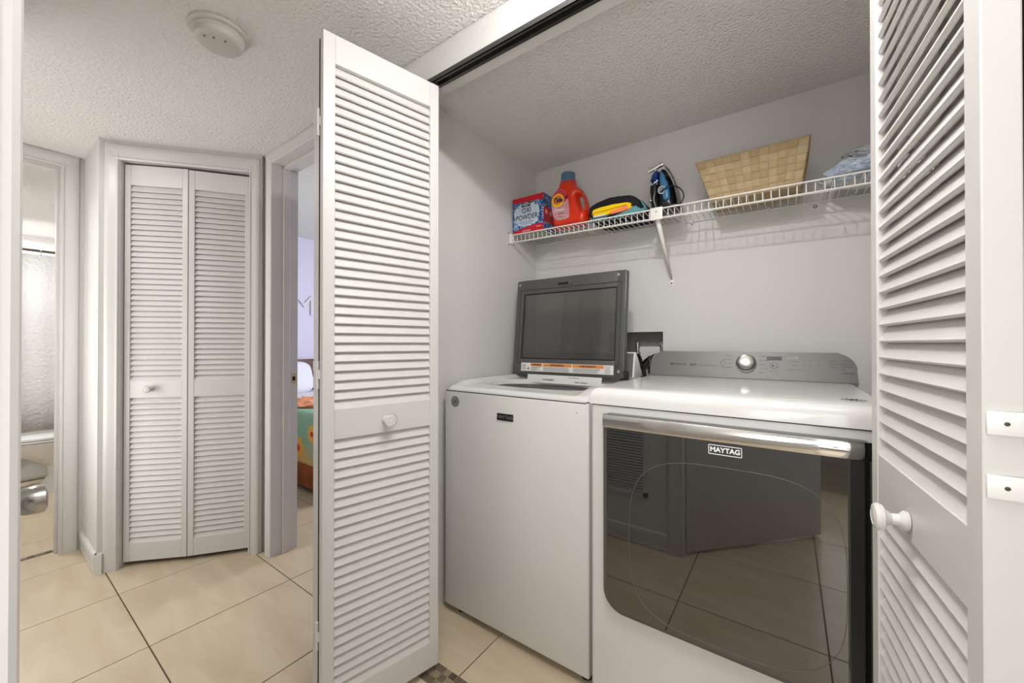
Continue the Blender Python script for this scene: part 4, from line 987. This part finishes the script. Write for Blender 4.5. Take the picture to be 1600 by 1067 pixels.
# ------------------------------------------------------------------ bedroom
struct('wall_bedroom_far', box(new_bm(), -4.8, -4.74, 1.078, 3.5, 0, 2.42), LAV)
struct('wall_bedroom_rear', box(new_bm(), -4.8, -1.32, 3.44, 3.5, 0, 2.42), LAV)
struct('wall_bedroom_right', box(new_bm(), -1.38, -1.32, 1.078, 3.5, 0, 2.42), LAV)
bed = thing('bed', 'wooden bed with white pillow side and floral cover, seen past the bedroom door', 'bed', (-3.8, 2.2, 0))
bx('headboard', (-4.735, -4.69, 1.52, 2.95, .1, .965), DWOOD, bed, bev=.008)
bx('side_rail', (-4.69, -2.75, 1.50, 1.535, .05, .21), WOOD, bed, bev=.004)
bx('foot_rail', (-2.75, -2.715, 1.50, 2.95, .05, .3), WOOD, bed, bev=.004)
obj('mattress', box(new_bm(), -4.68, -2.76, 1.53, 2.93, .2, .60, bev=.05, seg=4), mat('sheet_white', (232, 230, 240), .8), bed)
cov = mat('floral_cover', (140, 178, 138), .85)
nt, b = nodes(cov); tc = nt.nodes.new('ShaderNodeTexCoord'); sx = nt.nodes.new('ShaderNodeSeparateXYZ'); nt.links.new(tc.outputs['Object'], sx.inputs[0])
n = nt.nodes.new('ShaderNodeTexNoise'); n.inputs['Scale'].default_value = 3.5; nt.links.new(tc.outputs['Object'], n.inputs['Vector'])
ad = nt.nodes.new('ShaderNodeMath'); ad.operation = 'MULTIPLY_ADD'; ad.inputs[1].default_value = .35; nt.links.new(n.outputs['Fac'], ad.inputs[0]); nt.links.new(sx.outputs['Z'], ad.inputs[2])
cr = nt.nodes.new('ShaderNodeValToRGB'); cr.color_ramp.elements[0].position = .28; cr.color_ramp.elements[0].color = (.72, .48, .20, 1); cr.color_ramp.elements[1].position = .42; cr.color_ramp.elements[1].color = (.28, .47, .33, 1)
nt.links.new(ad.outputs[0], cr.inputs['Fac']); nt.links.new(cr.outputs['Color'], b.inputs['Base Color'])
cv = obj('bed_cover', box(new_bm(), -3.75, -2.74, 1.515, 2.95, .19, .615, bev=.04, seg=4), cov, bed)
PET = mat('petal_yellow', (238, 180, 80), .8); PC = mat('petal_centre', (206, 60, 62), .8)
for (px_, pz_, s_) in ((-3.16, .33, .075), (-2.95, .46, .06), (-3.45, .36, .06), (-3.3, .5, .045)):
    bm = new_bm()
    for k in range(7):
        a = 2*PI*k/7+.3; lathe(bm, [(0, 0), (.30*s_*1.5, 0), (.28*s_*1.5, .002), (0, .003)], 14, axisM((px_+s_*.72*math.cos(a), 1.5145, pz_+s_*.72*math.sin(a)), (0, -1, 0)))
    f_ = obj('flower_print', bm, PET, bed)
    obj('flower_centre', lathe(new_bm(), [(0, 0), (s_*.36, 0), (s_*.3, .003), (0, .004)], 16, axisM((px_, 1.5118, pz_), (0, -1, 0))), PC, f_)
def cushion(name, c, r, m, label, cat, tilt=0):
    bm = new_bm(); bmesh.ops.create_icosphere(bm, subdivisions=4, radius=1)
    for v in bm.verts:
        d = v.co; e_ = .45
        p = Vector((math.copysign(abs(d.x)**.9, d.x)*r[0], math.copysign(abs(d.y)**e_, d.y)*r[1], math.copysign(abs(d.z)**e_, d.z)*r[2])); v.co = Matrix.Rotation(tilt, 3, 'Y') @ p + Vector(c)
    o = obj(name, bm, m); smooth(o.data, 80); return tag(o, label, cat)
cushion('pillow', (-4.52, 1.98, .765), (.09, .34, .19), MATS['sheet_white'], 'white pillow leaning on the dark headboard of the bed', 'pillow', -.35)
crb = new_bm(); bmesh.ops.create_icosphere(crb, subdivisions=4, radius=1)
for v in crb.verts:
    d = v.co.copy(); v.co = Vector((-3.42+d.x*.28*(1+.3*noise.noise(d*3)), 1.78+d.y*.22*(1+.3*noise.noise(d*4)), max(.618, .625+d.z*.04*(1+.8*noise.noise(d*5)))))
tag(obj('orange_cloth', crb, mat('coral_cloth', (236, 158, 118), .85, var=.3, vscale=15)), 'coral orange throw lying on the green floral bed cover', 'throw')
ml = text_mesh('M', .34, depth=.008); ml.materials.clear(); ml.materials.append(mat('letter_silver', (205, 202, 214), .4))
M_ = Matrix.Translation((-4.728, 2.33, 1.60)) @ Matrix.Rotation(PI/2, 4, 'Z') @ Matrix.Rotation(PI/2, 4, 'X')
o = link('wall_letter', ml, None, M_); tag(o, 'pale silver letter M hung on the lavender bedroom wall', 'letter')
